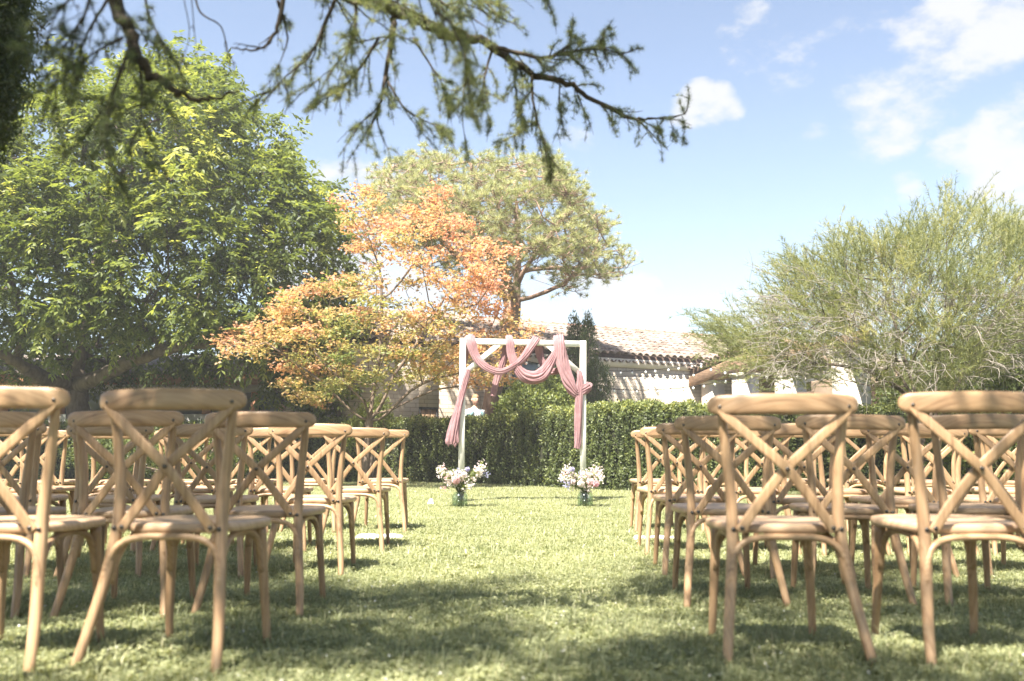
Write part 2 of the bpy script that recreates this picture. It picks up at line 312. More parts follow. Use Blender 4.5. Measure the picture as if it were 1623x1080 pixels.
def scatter_grid(size, y0, y1, hwf, jit=.25):
    pts = []
    for y in np.arange(y0, y1, size):
        hw = hwf(y)
        for x in np.arange(-hw, hw + size, size):
            pts.append((x + rng.uniform(-jit, jit) * size, y + rng.uniform(-jit, jit) * size))
    p = np.array(pts); return np.c_[p, gz(p[:, 0], p[:, 1])]
pn = scatter_grid(.38, .5, 6.2, lambda y: .62 * y + 1.0)
instancer('lawn_grass', grass_patch(2600, .5, .022, .058, .0042), GRASSM, pn, rng.uniform(0, 6.28, len(pn)), rng.uniform(.85, 1.15, len(pn)), 'lush short lawn grass with clover under and between the chairs')
pf = scatter_grid(.5, 6.0, 21, lambda y: .6 * y + 1.2)
instancer('lawn_grass', grass_patch(2600, .66, .025, .055, .0065), GRASSM, pf, rng.uniform(0, 6.28, len(pf)), rng.uniform(.85, 1.15, len(pf)), 'sunlit pale green lawn around the arch and up to the hedge')
# tiny white blossoms / pale petals in the grass
mb = MB(); k = 420; yy = rng.uniform(1.3, 9, k); xx = rng.uniform(-.55, .55, k) * yy
b = np.c_[xx, yy, gz(xx, yy) + rng.uniform(.02, .05, k)]
for j in range(5):
    leaves(mb, b, unit(k) * [1, 1, .5], np.array([0, 0, 1.]), .007, .006, .5, .1)
tag(mb.build('grass_blossom', basic('daisy_white', (.8, .78, .72), .6)), 'tiny white clover blossoms dotted through the lawn', None, None, 'stuff')

# ------------------------------------------------------------------ chairs
def uvmesh(mb_list, name):
    return None
def addUV(me, axis):
    """wood grain runs along 'axis' (0,1,2): u = that coordinate"""
    uv = me.uv_layers.new(name='UVMap'); n = len(me.loops); li = np.zeros(n, np.int32); me.loops.foreach_get('vertex_index', li)
    co = np.zeros(len(me.vertices) * 3, np.float32); me.vertices.foreach_get('co', co); co = co.reshape(-1, 3)[li]
    o = [a for a in (0, 1, 2) if a != axis]; u = np.stack([co[:, axis], co[:, o[0]] + .6 * co[:, o[1]]], 1); uv.data.foreach_set('uv', u.astype(np.float32).ravel())
def make_chair():
    root = empty('cross_back_chair')
    def part(name, mb, axis=2, mat=WOOD, smooth=True):
        me = mb.mesh(name, smooth); me.materials.append(mat); addUV(me, axis); return link(name, me, root)
    for s in (-1, 1):
        mb = MB(); p = catmull([(s * .232, -.325, -.005), (s * .213, -.272, .14), (s * .190, -.228, .30), (s * .177, -.203, .45), (s * .180, -.197, .58), (s * .193, -.203, .72), (s * .207, -.216, .845)], 22)
        rr = np.interp(p[:, 2], [0, .1, .3, .45, .6, .8, .85], [.0145, .0165, .0185, .0195, .017, .0148, .0135]); tube(mb, p, np.stack([rr, rr * 1.05], 1), 10); part('back_leg', mb)
        mb = MB(); p = catmull([(s * .165, .150, .432), (s * .172, .160, .30), (s * .180, .176, .15), (s * .186, .198, -.005)], 12)
        rr = np.interp(p[:, 2], [0, .2, .43], [.0135, .0165, .020]); tube(mb, p, rr, 10); part('front_leg', mb)
    # seat
    mb = MB(); K = 48; a = np.linspace(0, 2 * np.pi, K, endpoint=False); ca, sa = np.cos(a), np.sin(a); e = 2 / 3.3
    ux = np.sign(ca) * np.abs(ca) ** e; uy = np.sign(sa) * np.abs(sa) ** e
    def ring(ins, z):
        y = uy * (.215 - ins) + .008; hw = (.226 - ins) - .030 * (1 - (uy + 1) / 2); return np.c_[ux * hw, y, np.full(K, z)]
    rings = [ring(.030, .424), ring(.006, .424), ring(.000, .429), ring(.0, .447), ring(.004, .453), ring(.014, .456), ring(.06, .4535), ring(.13, .451)]
    V = np.vstack(rings + [[[0, .008, .424]], [[0, .008, .451]]]); q = []
    for i in range(len(rings) - 1):
        for j in range(K): q.append((i * K + j, i * K + (j + 1) % K, (i + 1) * K + (j + 1) % K, (i + 1) * K + j))
    t = [(len(rings) * K, (j + 1) % K, j) for j in range(K)] + [(len(rings) * K + 1, (len(rings) - 1) * K + j, (len(rings) - 1) * K + (j + 1) % K) for j in range(K)]
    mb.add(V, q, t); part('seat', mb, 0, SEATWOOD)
    # top rail
    mb = MB(); x = np.concatenate([[-.252, -.250, -.244, -.234], np.linspace(-.215, .215, 17), [.234, .244, .250, .252]])
    p = np.c_[x, -.218 - .050 * (1 - (x / .25) ** 2), .850 + .004 * (1 - (x / .25) ** 2)]
    h = np.interp(np.abs(x), [0, .215, .234, .244, .250, .252], [1.0, .96, .82, .62, .34, .08]); hh = .0355 * h; th = .0145 * np.clip(h + .1, .1, 1)
    tube(mb, p, np.stack([th, hh], 1), ref=(0, 0, 1), sec=rrect(1, 1, .62, 4)); part('top_rail', mb, 0)
    # crossed slats
    for s, off in ((1, -.006), (-1, .006)):
        mb = MB(); p = catmull([(-s * .213, -.238, .846), (-s * .190, -.243 + off * .3, .810), (-s * .09, -.246 + off, .72), (s * .005, -.240 + off, .634), (s * .09, -.226 + off, .525), (s * .148, -.2225, .446), (s * .158, -.222, .432)], 20)
        wv = np.full(20, .0165); wv[0] = .009; wv[-1] = .009
        tube(mb, p, np.stack([wv, np.full(20, .0052)], 1), ref=(0, -1, 0), sec=rrect(1, 1, .5, 2)); part('cross_slat', mb)
    # bentwood arches
    def arch(pts): 
        mb = MB(); p = catmull(pts, 24); tube(mb, p, np.full(24, .0118), 8); return mb
    part('stretcher', arch([(-.196, -.243, .262), (-.188, -.232, .33), (-.160, -.222, .385), (-.10, -.214, .410), (0, -.212, .4135), (.10, -.214, .410), (.160, -.222, .385), (.188, -.232, .33), (.196, -.243, .262)]), 0)
    part('stretcher', arch([(-.176, .168, .262), (-.168, .160, .33), (-.14, .155, .385), (-.09, .152, .410), (0, .15, .4135), (.09, .152, .410), (.14, .155, .385), (.168, .160, .33), (.176, .168, .262)]), 0)
    for s in (-1, 1):
        part('stretcher', arch([(s * .186, -.215, .262), (s * .180, -.195, .335), (s * .174, -.150, .390), (s * .168, -.09, .410), (s * .165, 0, .4135), (s * .164, .06, .408), (s * .165, .11, .385), (s * .168, .138, .335), (s * .172, .150, .262)]), 1)
    mbm = MB(); k = 10; a = np.linspace(0, 2 * np.pi, k, endpoint=False); rg = [(.0078, 0), (.0078, -.002), (.0055, -.0045), (.001, -.0052)]
    V = np.vstack([np.c_[np.cos(a) * r, np.full(k, y), np.sin(a) * r] for r, y in rg]); q = [(i * k + j, i * k + (j + 1) % k, (i + 1) * k + (j + 1) % k, (i + 1) * k + j) for i in range(3) for j in range(k)]
    mbm.add(V, q); bm_ = mbm.mesh('bolt', True); bm_.materials.append(METAL)
    for pos in [(-.213, -.2435, .845), (.213, -.2435, .845), (0, -.253, .638), (-.150, -.2275, .444), (.150, -.2275, .444), (-.178, -.2235, .44), (.178, -.2235, .44)]:
        o = link('bolt', bm_, root); o.location = pos
    return root
proto = make_chair(); used = [False]; CHAIRS = {}
ORD = ['nearest', 'second', 'third', 'fourth', 'farthest']
PL = ['at the aisle end', 'second from the aisle', 'third from the aisle', 'fourth from the aisle', 'fifth from the aisle', 'sixth from the aisle', 'seventh from the aisle', 'eighth from the aisle']
def copy_tree(root):
    r = root.copy(); COL.objects.link(r)
    for ch in list(root.children):
        c = ch.copy(); COL.objects.link(c); c.parent = r
    return r
def place_chair(x, y, rz, side, row, k):
    if not used[0]: o = proto; used[0] = True
    else: o = copy_tree(proto)
    o.location = (x, y, float(gz(x, y))); o.rotation_euler = (R(random.uniform(-.5, .5)), R(random.uniform(-.7, .7)), rz)
    tag(o, f'oak cross-back chair {PL[k]}, {ORD[row]} row on the {side} side of the aisle', 'chair', 'cross-back chairs in rows facing the arch')
    CHAIRS[(side, row, k)] = o; return o
left_rows = [(2.95, 403, .565, 3, 7), (4.02, 507, .60, 4, 4), (5.35, 561, .585, 5, 3), (6.55, 619, .575, 7, 2), (7.95, 650, .575, 8, 0)]
right_rows = [(3.05, 1130, .60, 3, 2), (4.28, 1068, .59, 4, -1), (5.33, 1036, .60, 5, -2), (6.4, 1010, .59, 7, -3), (7.95, 997, .59, 7, -2)]
for side, rows, s in (('left', left_rows, -1), ('right', right_rows, 1)):
    for r, (y, px, dx, n, ang) in enumerate(rows):
        xe = (px - CX) / F * y * cp * 1.003
        for k in range(n):
            x = xe + s * (.252 + dx * k) + random.uniform(-.012, .012) * (k > 0)
            yy = y + .24 + random.uniform(-.035, .035) * (k > 0) - .02 * k
            place_chair(x, yy, R(-ang * (1 - .5 * (k > 0)) + random.uniform(-4.5, 4.5) * (k > 0)), side, r, k)

# ------------------------------------------------------------------ arch
AY = 12.0
def beam(name, p0, p1, w, d, parent, ref=(0, 1, 0)):
    mb = MB(); p = np.linspace(p0, p1, 2); tube(mb, p, np.array([[w / 2, d / 2]] * 2), ref=ref, sec=rrect(1, 1, .12, 1)); return mb.build(name, WHITEP, parent)
pl = P(730.5, 797, AY); pr = P(924, 797, AY); ptl = P(734, 541, AY); ptr = P(924, 545, AY)
gl = float(gz(pl[0], AY)); arch_o = empty('wedding_arch', (0, 0, 0), 0, 'square off-white wooden ceremony arch with corner braces, draped in pink cloth', 'arch')
beam('post', (pl[0], AY, gl - .02), (ptl[0], AY, ptl[2] + .035), .078, .078, arch_o); beam('post', (pr[0], AY, gl - .02), (ptr[0], AY, ptr[2] + .035), .078, .078, arch_o)
beam('top_beam', (ptl[0] + .042, AY, ptl[2] - .003), (ptr[0] - .042, AY, ptr[2] - .003), .074, .074, arch_o)
a0 = P(738, 590, AY); a1 = P(792, 545, AY); beam('brace', (a0[0], AY - .004, a0[2]), (a1[0], AY - .004, a1[2]), .066, .05, arch_o)
a0 = P(920, 592, AY); a1 = P(868, 547, AY); beam('brace', (a0[0], AY - .004, a0[2]), (a1[0], AY - .004, a1[2]), .066, .05, arch_o)
def fabric():
    m, nt, n, l, out = newmat('dusty_pink_chiffon')
    tc = n.new('ShaderNodeTexCoord'); nz = n.new('ShaderNodeTexNoise'); nz.inputs['Scale'].default_value = 14; nz.inputs['Detail'].default_value = 5; l.new(tc.outputs['Object'], nz.inputs['Vector'])
    r = ramp(n, [(.3, (.38, .20, .215)), (.7, (.49, .295, .305))]); l.new(nz.outputs[0], r.inputs[0])
    d = n.new('ShaderNodeBsdfPrincipled'); d.inputs['Roughness'].default_value = .75; d.inputs['Sheen Weight'].default_value = .4; l.new(r.outputs[0], d.inputs['Base Color'])
    t = n.new('ShaderNodeBsdfTranslucent'); l.new(r.outputs[0], t.inputs['Color']); mx = n.new('ShaderNodeMixShader'); mx.inputs[0].default_value = .42
    b = n.new('ShaderNodeBump'); b.inputs['Strength'].default_value = .4; b.inputs['Distance'].default_value = .01; l.new(nz.outputs[0], b.inputs['Height']); l.new(b.outputs[0], d.inputs['Normal'])
    l.new(d.outputs[0], mx.inputs[1]); l.new(t.outputs[0], mx.inputs[2]); l.new(mx.outputs[0], out.inputs[0]); return m
PINK = fabric()
drape_o = empty('pink_drape', (0, 0, 0), 0, 'dusty pink chiffon swags looped over the beam and knotted round the right post', 'drape')
def swag(name, pts, folds=7, amp=.38, flat=.55, ragged=False):
    """pts: (px,py,y-offset,width px)"""
    P3 = np.array([P(a, b, AY + c) for a, b, c, w in pts]); wd = np.array([w for *_, w in pts]) * AY / F * .88
    n = 60; p = catmull(P3, n); w = catmull(np.c_[wd, wd, wd], n)[:, 0] / 2
    K = 84; a = np.linspace(0, 2 * np.pi, K, endpoint=False); ph = rng.uniform(0, 6.28, 4)
    T = nrm(np.gradient(p, axis=0)); B = nrm(np.array([0, -1., 0]) - T * (T @ np.array([0, -1., 0]))[:, None]); N = np.cross(T, B)
    s = np.linspace(0, 1, n)[:, None]; aa = a[None]
    rad = 1 + (amp + .14) * np.abs(np.sin((folds + 3) * aa * .5 + ph[0] + 2.2 * np.sin(s * 3.4 + ph[1]) + .8 * np.sin(s * 11 + 2 * aa))) ** .7 - amp * .7 + .14 * np.sin(3 * aa + 9 * s + ph[2]) + .10 * np.sin(17 * aa + 5 * s + 2 * np.sin(13 * s)) * np.sin(6 * s + ph[3])
    ww = w[:, None]
    V = p[:, None] + N[:, None] * (np.cos(aa) * rad * ww)[..., None] + B[:, None] * (np.sin(aa) * rad * np.minimum(ww * flat, .05))[..., None]
    if ragged:
        V[-3:, :, 2] += (.02 + .10 * np.abs(np.sin(2.2 * a + 1)) * np.array([.3, .6, 1])[:, None] - .05)
    i = np.arange(n - 1)[:, None] * K; j = np.arange(K)[None]; q = np.stack([i + j, i + (j + 1) % K, i + K + (j + 1) % K, i + K + j], -1).reshape(-1, 4)
    mb = MB(); mb.add(V.reshape(-1, 3), q); return mb.build(name, PINK, drape_o, True)
swag('hanging_tail', [(742, 586, -.055, 7), (738, 600, -.06, 9), (731, 630, -.07, 9), (725, 655, -.08, 11), (719, 680, -.09, 16), (716, 698, -.09, 19), (715, 706, -.09, 15)], 6, ragged=True)
swag('swag', [(744, 533, .02, 15), (746, 542, -.055, 14), (752, 562, -.07, 12), (763, 577, -.085, 12), (778, 586, -.09, 10), (795, 589, -.09, 9), (815, 580, -.09, 9), (830, 567, -.085, 11), (842, 550, -.07, 12), (851, 536, -.02, 12)], 7)
swag('hanging_tail', [(804, 545, .05, 10), (800, 562, .06, 10), (795, 580, .06, 10), (788, 600, .06, 10), (784, 615, .06, 9), (781, 628, .06, 8)], 6)
swag('swag', [(806, 533, .02, 10), (808, 542, -.055, 11), (811, 562, -.06, 12), (818, 580, -.07, 13), (830, 594, -.075, 18), (845, 599, -.08, 19), (860, 594, -.08, 18), (870, 580, -.07, 15), (877, 566, -.065, 11), (880, 556, -.055, 8)], 8)
swag('swag', [(853, 543, .045, 12), (856, 562, .06, 11), (864, 582, .06, 10), (874, 590, .06, 9), (886, 586, .03, 9), (893, 573, -.03, 8)], 6)
swag('swag', [(885, 533, .02, 15), (887, 545, -.055, 16), (890, 570, -.07, 18), (895, 590, -.08, 18), (902, 608, -.085, 17), (911, 622, -.08, 13), (918, 625, -.065, 10)], 8)
swag('knot_wrap', [(913, 624, -.062, 10), (921, 620, -.062, 13), (930, 614, -.03, 15), (933, 613, .03, 14), (924, 614, .07, 12), (915, 618, .05, 11)], 7)
swag('hanging_tail', [(918, 588, -.055, 7), (919, 600, -.065, 9), (918, 625, -.075, 10), (917, 660, -.075, 11), (916, 690, -.07, 10), (915, 706, -.07, 9), (914, 711, -.07, 8)], 6, ragged=False)
swag('hanging_tail', [(741, 540, .03, 7), (738, 562, .05, 8), (733, 590, .055, 7), (729, 605, .04, 6)], 5)

# vases and bouquets
def glassmat():
    m, nt, n, l, out = newmat('green_tinted_glass')
    t = n.new('ShaderNodeBsdfTransparent'); t.inputs['Color'].default_value = (.88, .92, .89, 1); g = n.new('ShaderNodeBsdfGlossy'); g.inputs['Roughness'].default_value = .04
    lw = n.new('ShaderNodeLayerWeight'); lw.inputs['Blend'].default_value = .25; mx = n.new('ShaderNodeMixShader'); pw = n.new('ShaderNodeMath'); pw.operation = 'POWER'; pw.inputs[1].default_value = 3; l.new(lw.outputs['Facing'], pw.inputs[0]); ml = n.new('ShaderNodeMath'); ml.operation = 'MULTIPLY_ADD'; ml.inputs[1].default_value = .35; ml.inputs[2].default_value = .05; l.new(pw.outputs[0], ml.inputs[0]); l.new(ml.outputs[0], mx.inputs[0]); l.new(t.outputs[0], mx.inputs[1]); l.new(g.outputs[0], mx.inputs[2]); l.new(mx.outputs[0], out.inputs[0]); return m
GLASS = glassmat(); WATER = basic('green_water_and_stems', (.36, .39, .32), .25, var=.35, scale=30, stretch=(1, 1, .2))
PETAL = leafmat('petal', [(0, (.78, .74, .70)), (.35, (.80, .70, .68)), (.6, (.74, .48, .50)), (.8, (.50, .50, .70)), (1, (.78, .62, .60))], .35, .6, .2, 0, (1, 1, 1))
def lathe(mb, prof, k=24, c=(0, 0, 0), tint=0):
    a = np.linspace(0, 2 * np.pi, k, endpoint=False); V = np.vstack([np.c_[np.cos(a) * r, np.sin(a) * r, np.full(k, z)] for r, z in prof]) + np.asarray(c)
    q = [(i * k + j, i * k + (j + 1) % k, (i + 1) * k + (j + 1) % k, (i + 1) * k + j) for i in range(len(prof) - 1) for j in range(k)]; mb.add(V, q, None, tint)
VY = 11.0
def vase_and_flowers(px, side, spec):
    x = (px - CX) / F * VY; g = float(gz(x, VY))
    v = empty('glass_vase', (x, VY, g), 0, f'clear green-tinted glass jar of stems standing on the grass by the {side} arch post', 'vase', 'glass jars beside the arch')
    mb = MB(); lathe(mb, [(.001, .004), (.088, .004), (.093, .012), (.093, .155), (.085, .172), (.074, .180), (.074, .192), (.086, .200), (.083, .2), (.071, .194), (.071, .180), (.082, .170), (.089, .154), (.089, .014), (.001, .010)], 28); mb.build('jar_body', GLASS, v, True)
    mb = MB(); lathe(mb, [(.001, .0115), (.086, .0115), (.0875, .016), (.0875, .125), (.001, .125)], 24); o = mb.build('water', GLASS, v, True)
    mb = MB()
    for i in range(46):
        a, a2 = rng.uniform(0, 6.28, 2); r0 = rng.uniform(0, .07); r1 = rng.uniform(0, .06)
        tube(mb, catmull([(math.cos(a) * r0, math.sin(a) * r0, .02), (math.cos(a) * r0 * .8, math.sin(a) * r0 * .8, .1), (math.cos(a2) * r1, math.sin(a2) * r1, .2)], 5), .0035, 5, tint=.4)
    st = mb.build('cut_stems', LEAF_SHRUB, v); st['kind'] = 'stuff'
    b = empty('bouquet', (x, VY, g + .2), 0, spec['label'], 'bouquet', 'bouquets in glass jars beside the arch')
    base = np.array([x, VY, g + .2])
    # greenery with stems
    mb = MB(); ends = []
    for (cx_, cy_, rx, ry, n) in spec['sprays']:
        for i in range(n):
            e = P(cx_ + rng.normal() * rx * .5, cy_ + rng.normal() * ry * .5, VY + rng.normal() * .07) - base; ends.append(e)
            mid = e * .5 + np.array([0, 0, .03]); pth = catmull([(e[0] * .1, e[1] * .1, 0), mid, e], 6); tube(mb, pth, .0018, 4, tint=.4)
            for kk in range(9):
                q = pth[rng.integers(2, 6)]; leaves(mb, [q], [nrm(unit(1)[0] + [0, 0, .6])], unit(1), .05, .02, np.array([rng.uniform(.2, .9)]))
    g_ = mb.build('greenery', LEAF_SHRUB, b); g_['kind'] = 'stuff'
    mb = MB(); ends = np.array(ends)
    for e in ends:
        m = rng.integers(10, 22); pp = e + rng.normal(size=(m, 3)) * .022; tn = rng.choice([.05, .2, .35, .55, .8], p=[.42, .25, .18, .08, .07]) 
        for kk in range(4):
            leaves(mb, pp, unit(m) + [0, -.4, .3], unit(m), .017, .014, np.full(m, tn))
    s_ = mb.build('small_blossoms', PETAL, b); s_['kind'] = 'stuff'
    for (fx, fy, r, tn) in spec['peonies']:
        c = P(fx, fy, VY - .09) - base; mb = MB(); m = 70
        th = np.arccos(1 - 1.6 * (np.arange(m) + .5) / m); phi = np.arange(m) * 2.4; out = np.c_[np.sin(th) * np.cos(phi), -np.cos(th), np.sin(th) * np.sin(phi)]
        tang = nrm(np.cross(out, [0.3, 1, 0.1])); pos = c + out * r * .35
        leaves(mb, pos, out + tang * .35, out, r * rng.uniform(.6, .85, m), r * .75, np.full(m, tn) + rng.uniform(-.05, .05, m), .3)
        mb.build('peony', PETAL, b)
vase_and_flowers(730, 'left', dict(label='loose bouquet of white blossom with one large pink peony by the left post', sprays=[(715, 762, 14, 12, 16), (735, 758, 16, 12, 16), (700, 748, 7, 9, 7), (762, 745, 12, 10, 10), (745, 768, 12, 9, 8)],
    peonies=[(723, 761, .055, .5), (736, 752, .035, .15), (712, 752, .03, .1), (741, 744, .03, .8)]))
vase_and_flowers(926, 'right', dict(label='full bouquet of pale blossom with white and pink peonies by the right post', sprays=[(900, 762, 16, 12, 18), (925, 755, 16, 10, 16), (945, 750, 12, 10, 12), (895, 748, 10, 8, 8), (930, 772, 16, 8, 8)],
    peonies=[(921, 767, .045, .1), (935, 764, .045, .45), (944, 767, .045, .6), (908, 764, .032, .3), (907, 744, .03, .8), (928, 752, .03, .12)]))
x = (685 - CX) / F * 10.9 
def low_cloth(name, px0, px1, py, hgt, dep, label, cat):
    Y = .715 * F / (py - 712); x0 = (px0 - CX) / F * Y; x1 = (px1 - CX) / F * Y; mb = MB(); nx, ny = 26, 10
    X, Yy = np.meshgrid(np.linspace(x0, x1, nx), np.linspace(Y - dep / 2, Y + dep / 2, ny)); u = (X - x0) / (x1 - x0); v = (Yy - Y) / dep + .5
    e = np.minimum(np.minimum(u, 1 - u) * (x1 - x0) / .03, np.minimum(v, 1 - v) * dep / .03).clip(0, 1)
    Z = gz(X, Yy) + .02 + hgt * e * (.75 + .25 * np.sin(X * 37 + 4 * v) * np.cos(Yy * 23)); V = np.stack([X, Yy, Z], -1).reshape(-1, 3)
    i = np.arange(ny - 1)[:, None] * nx + np.arange(nx - 1)[None]; q = np.stack([i, i + 1, i + nx + 1, i + nx], -1).reshape(-1, 4); mb.add(V, q)
    o = mb.build(name, basic('white_cotton', (.80, .79, .76), .8, var=.03, bump=.3, bscale=12), None, True); so = o.modifiers.new('thick', 'SOLIDIFY'); so.thickness = .012; tag(o, label, cat); return o
low_cloth('folded_cloth', 566, 643, 851, .035, .22, 'folded white cloth lying on the grass under the left chairs by the aisle', 'cloth')
low_cloth('folded_cloth', 999, 1068, 852, .03, .12, 'narrow white cloth strip lying on the grass under the right chairs', 'cloth')
low_cloth('paper_cone', 679, 690, 801, .10, .09, 'small white paper packet standing on the grass left of the left vase', 'packet')
ch = CHAIRS[('left', 3, 5)]; mb = MB(); q8 = np.linspace(0, 1, 7)
X, Yy = np.meshgrid(np.linspace(-.12, .10, 9), np.linspace(-.08, .08, 7)); Z = .458 + .022 * np.exp(-((X) / .07) ** 2) * (1 - (Yy / .09) ** 2); i = np.arange(6)[:, None] * 9 + np.arange(8)[None]
mb.add(np.stack([X + ch.location.x, Yy + ch.location.y, Z + ch.location.z + .002], -1).reshape(-1, 3), np.stack([i, i + 1, i + 10, i + 9], -1).reshape(-1, 4))
o = mb.build('folded_napkin', basic('white_paper', (.82, .80, .80), .7, var=.02), None, True); o.modifiers.new('thick', 'SOLIDIFY').thickness = .006; tag(o, 'white folded napkin lying on a chair seat far out on the left', 'napkin')

# ------------------------------------------------------------------ buildings
def stonemat():
    m, nt, n, l, out = newmat('pale_limestone_courses')
    tc = n.new('ShaderNodeTexCoord'); br = n.new('ShaderNodeTexBrick'); l.new(tc.outputs['UV'], br.inputs['Vector'])
    br.inputs['Scale'].default_value = 1; br.inputs['Brick Width'].default_value = .27; br.inputs['Row Height'].default_value = .095; br.inputs['Mortar Size'].default_value = .011; br.inputs['Mortar Smooth'].default_value = .4; br.inputs['Bias'].default_value = -.1
    br.inputs['Color1'].default_value = (.50, .43, .35, 1); br.inputs['Color2'].default_value = (.61, .535, .45, 1); br.inputs['Mortar'].default_value = (.38, .32, .26, 1); br.offset_frequency = 2; br.squash = 1.3; br.squash_frequency = 3
    nz = n.new('ShaderNodeTexNoise'); nz.inputs['Scale'].default_value = 1.7; nz.inputs['Detail'].default_value = 8; l.new(tc.outputs['Object'], nz.inputs['Vector']); r2 = ramp(n, [(.3, (.80, .78, .76)), (.7, (1.1, 1.1, 1.1))]); l.new(nz.outputs[0], r2.inputs[0])
    mx = n.new('ShaderNodeMix'); mx.data_type = 'RGBA'; mx.blend_type = 'MULTIPLY'; mx.inputs['Factor'].default_value = 1; l.new(br.outputs['Color'], mx.inputs['A']); l.new(r2.outputs[0], mx.inputs['B'])
    p = n.new('ShaderNodeBsdfPrincipled'); p.inputs['Roughness'].default_value = .9; p.inputs['Specular IOR Level'].default_value = .15; l.new(mx.outputs['Result'], p.inputs['Base Color'])
    z2 = n.new('ShaderNodeTexNoise'); z2.inputs['Scale'].default_value = 25; z2.inputs['Detail'].default_value = 5; l.new(tc.outputs['Object'], z2.inputs['Vector'])
    ma = n.new('ShaderNodeMath'); ma.operation = 'MULTIPLY_ADD'; ma.inputs[1].default_value = -.8; l.new(br.outputs['Fac'], ma.inputs[0]); l.new(z2.outputs[0], ma.inputs[2])
    b = n.new('ShaderNodeBump'); b.inputs['Strength'].default_value = .45; b.inputs['Distance'].default_value = .012; l.new(ma.outputs[0], b.inputs['Height']); l.new(b.outputs[0], p.inputs['Normal']); l.new(p.outputs[0], out.inputs[0]); return m
STONE = stonemat()
PLASTER = basic('cream_lime_plaster', (.66, .58, .49), .9, var=.06, scale=3, bump=.3, bscale=30)
PALEST = basic('white_dressed_stone', (.54, .49, .43), .85, var=.05, scale=4, bump=.3, bscale=25)
OLDWOOD = basic('weathered_beam_wood', (.26, .17, .11), .85, var=.3, scale=6, stretch=(1, 1, 6), bump=.5)
DARKIN = basic('dark_brown_timber', (.06, .032, .022), .8, var=.3)
DKFRAME = basic('dark_window_frame', (.035, .035, .035), .5)
TERRA = basic('terracotta_paint', (.55, .27, .15), .8, var=.15, scale=5)
def tilemat():
    m, nt, n, l, out = newmat('old_clay_tile'); at = n.new('ShaderNodeAttribute'); at.attribute_name = 'tint'; oi = n.new('ShaderNodeObjectInfo')
    a = n.new('ShaderNodeMath'); a.operation = 'ADD'; l.new(at.outputs['Fac'], a.inputs[0]); l.new(oi.outputs['Random'], a.inputs[1]); f = n.new('ShaderNodeMath'); f.operation = 'FRACT'; l.new(a.outputs[0], f.inputs[0])
    r = ramp(n, [(0, (.16, .115, .095)), (.25, (.25, .20, .17)), (.55, (.31, .265, .23)), (.8, (.24, .17, .145)), (1, (.37, .325, .285))]); l.new(f.outputs[0], r.inputs[0])
    tc = n.new('ShaderNodeTexCoord'); nz = n.new('ShaderNodeTexNoise'); nz.inputs['Scale'].default_value = 9; nz.inputs['Detail'].default_value = 6; l.new(tc.outputs['Object'], nz.inputs['Vector']); r2 = ramp(n, [(.35, (.72, .70, .68)), (.65, (1.1, 1.1, 1.1))]); l.new(nz.outputs[0], r2.inputs[0])
    mx = n.new('ShaderNodeMix'); mx.data_type = 'RGBA'; mx.blend_type = 'MULTIPLY'; mx.inputs['Factor'].default_value = 1; l.new(r.outputs[0], mx.inputs['A']); l.new(r2.outputs[0], mx.inputs['B'])
    p = n.new('ShaderNodeBsdfPrincipled'); p.inputs['Roughness'].default_value = .9; l.new(mx.outputs['Result'], p.inputs['Base Color']); l.new(p.outputs[0], out.inputs[0]); return m
TILE = tilemat(); REDTILE = basic('red_ridge_tile', (.34, .19, .14), .85, var=.3, scale=4)
D = np.array([.874, .486, 0]); NW = np.array([.486, -.874, 0]); UP = np.array([0, 0, 1.])
W0 = np.array([1.86, 22.6, 0])
def wp(t, out, z): return W0 + D * t + NW * out + UP * z
AX = np.array([D, NW, UP])
barn = empty('stone_barn', tuple(wp(0, 0, 0)), 0, 'long low limestone barn with pale clay tile roof behind the hedge', 'barn')
boff = wp(0, 0, 0)
def bbuild(mb, name, mat, uv=False, smooth=False, parent=None):
    for i in range(len(mb.v)): mb.v[i] = mb.v[i] - boff
    me = mb.mesh(name, smooth); me.materials.append(mat)
    if uv:
        u = me.uv_layers.new(name='UVMap'); n = len(me.loops); li = np.zeros(n, np.int32); me.loops.foreach_get('vertex_index', li); co = np.zeros(len(me.vertices) * 3, np.float32); me.vertices.foreach_get('co', co); co = co.reshape(-1, 3)[li]
        u.data.foreach_set('uv', np.stack([co @ D.astype(np.float32) + co @ NW.astype(np.float32), co[:, 2]], 1).ravel())
    return link(name, me, parent or barn)
def T_at(px):  # t on the wall for a photo column
    k = (px - CX) / F; return (k * W0[1] - W0[0]) / (D[0] - k * D[1])
wt0, wt1 = T_at(812), T_at(866); EAVE = 3.0
zwin0, zwin1 = 1.95, 2.82
mb = MB()
def wseg(t0, t1, z0, z1, th=.4): box(mb, wp((t0 + t1) / 2, -th / 2, (z0 + z1) / 2), (t1 - t0, th, z1 - z0), AX)
ws0, ws1 = T_at(664), T_at(696)
wseg(-6.2, ws0, 0, EAVE); wseg(ws0, ws1, 0, 1.1); wseg(ws0, ws1, 1.63, EAVE); wseg(ws1, wt0, 0, EAVE); wseg(wt0, wt1, 0, 1.9); wseg(wt0, wt1, zwin1, EAVE); wseg(wt1, 14, 0, EAVE)
bbuild(mb, 'wall', STONE, True)
mb = MB(); box(mb, wp(3.9, -8.0, EAVE / 2), (20.2, .3, EAVE), AX)
for s in (-6.05, 14.05): box(mb, wp(s, -4.1, EAVE / 2), (.3, 7.6, EAVE), AX)
bbuild(mb, 'back_wall', STONE, True)
mb = MB(); box(mb, wp(3.9, .012, EAVE - .13), (20.2, .05, .22), AX); bbuild(mb, 'eave_band', PLASTER)
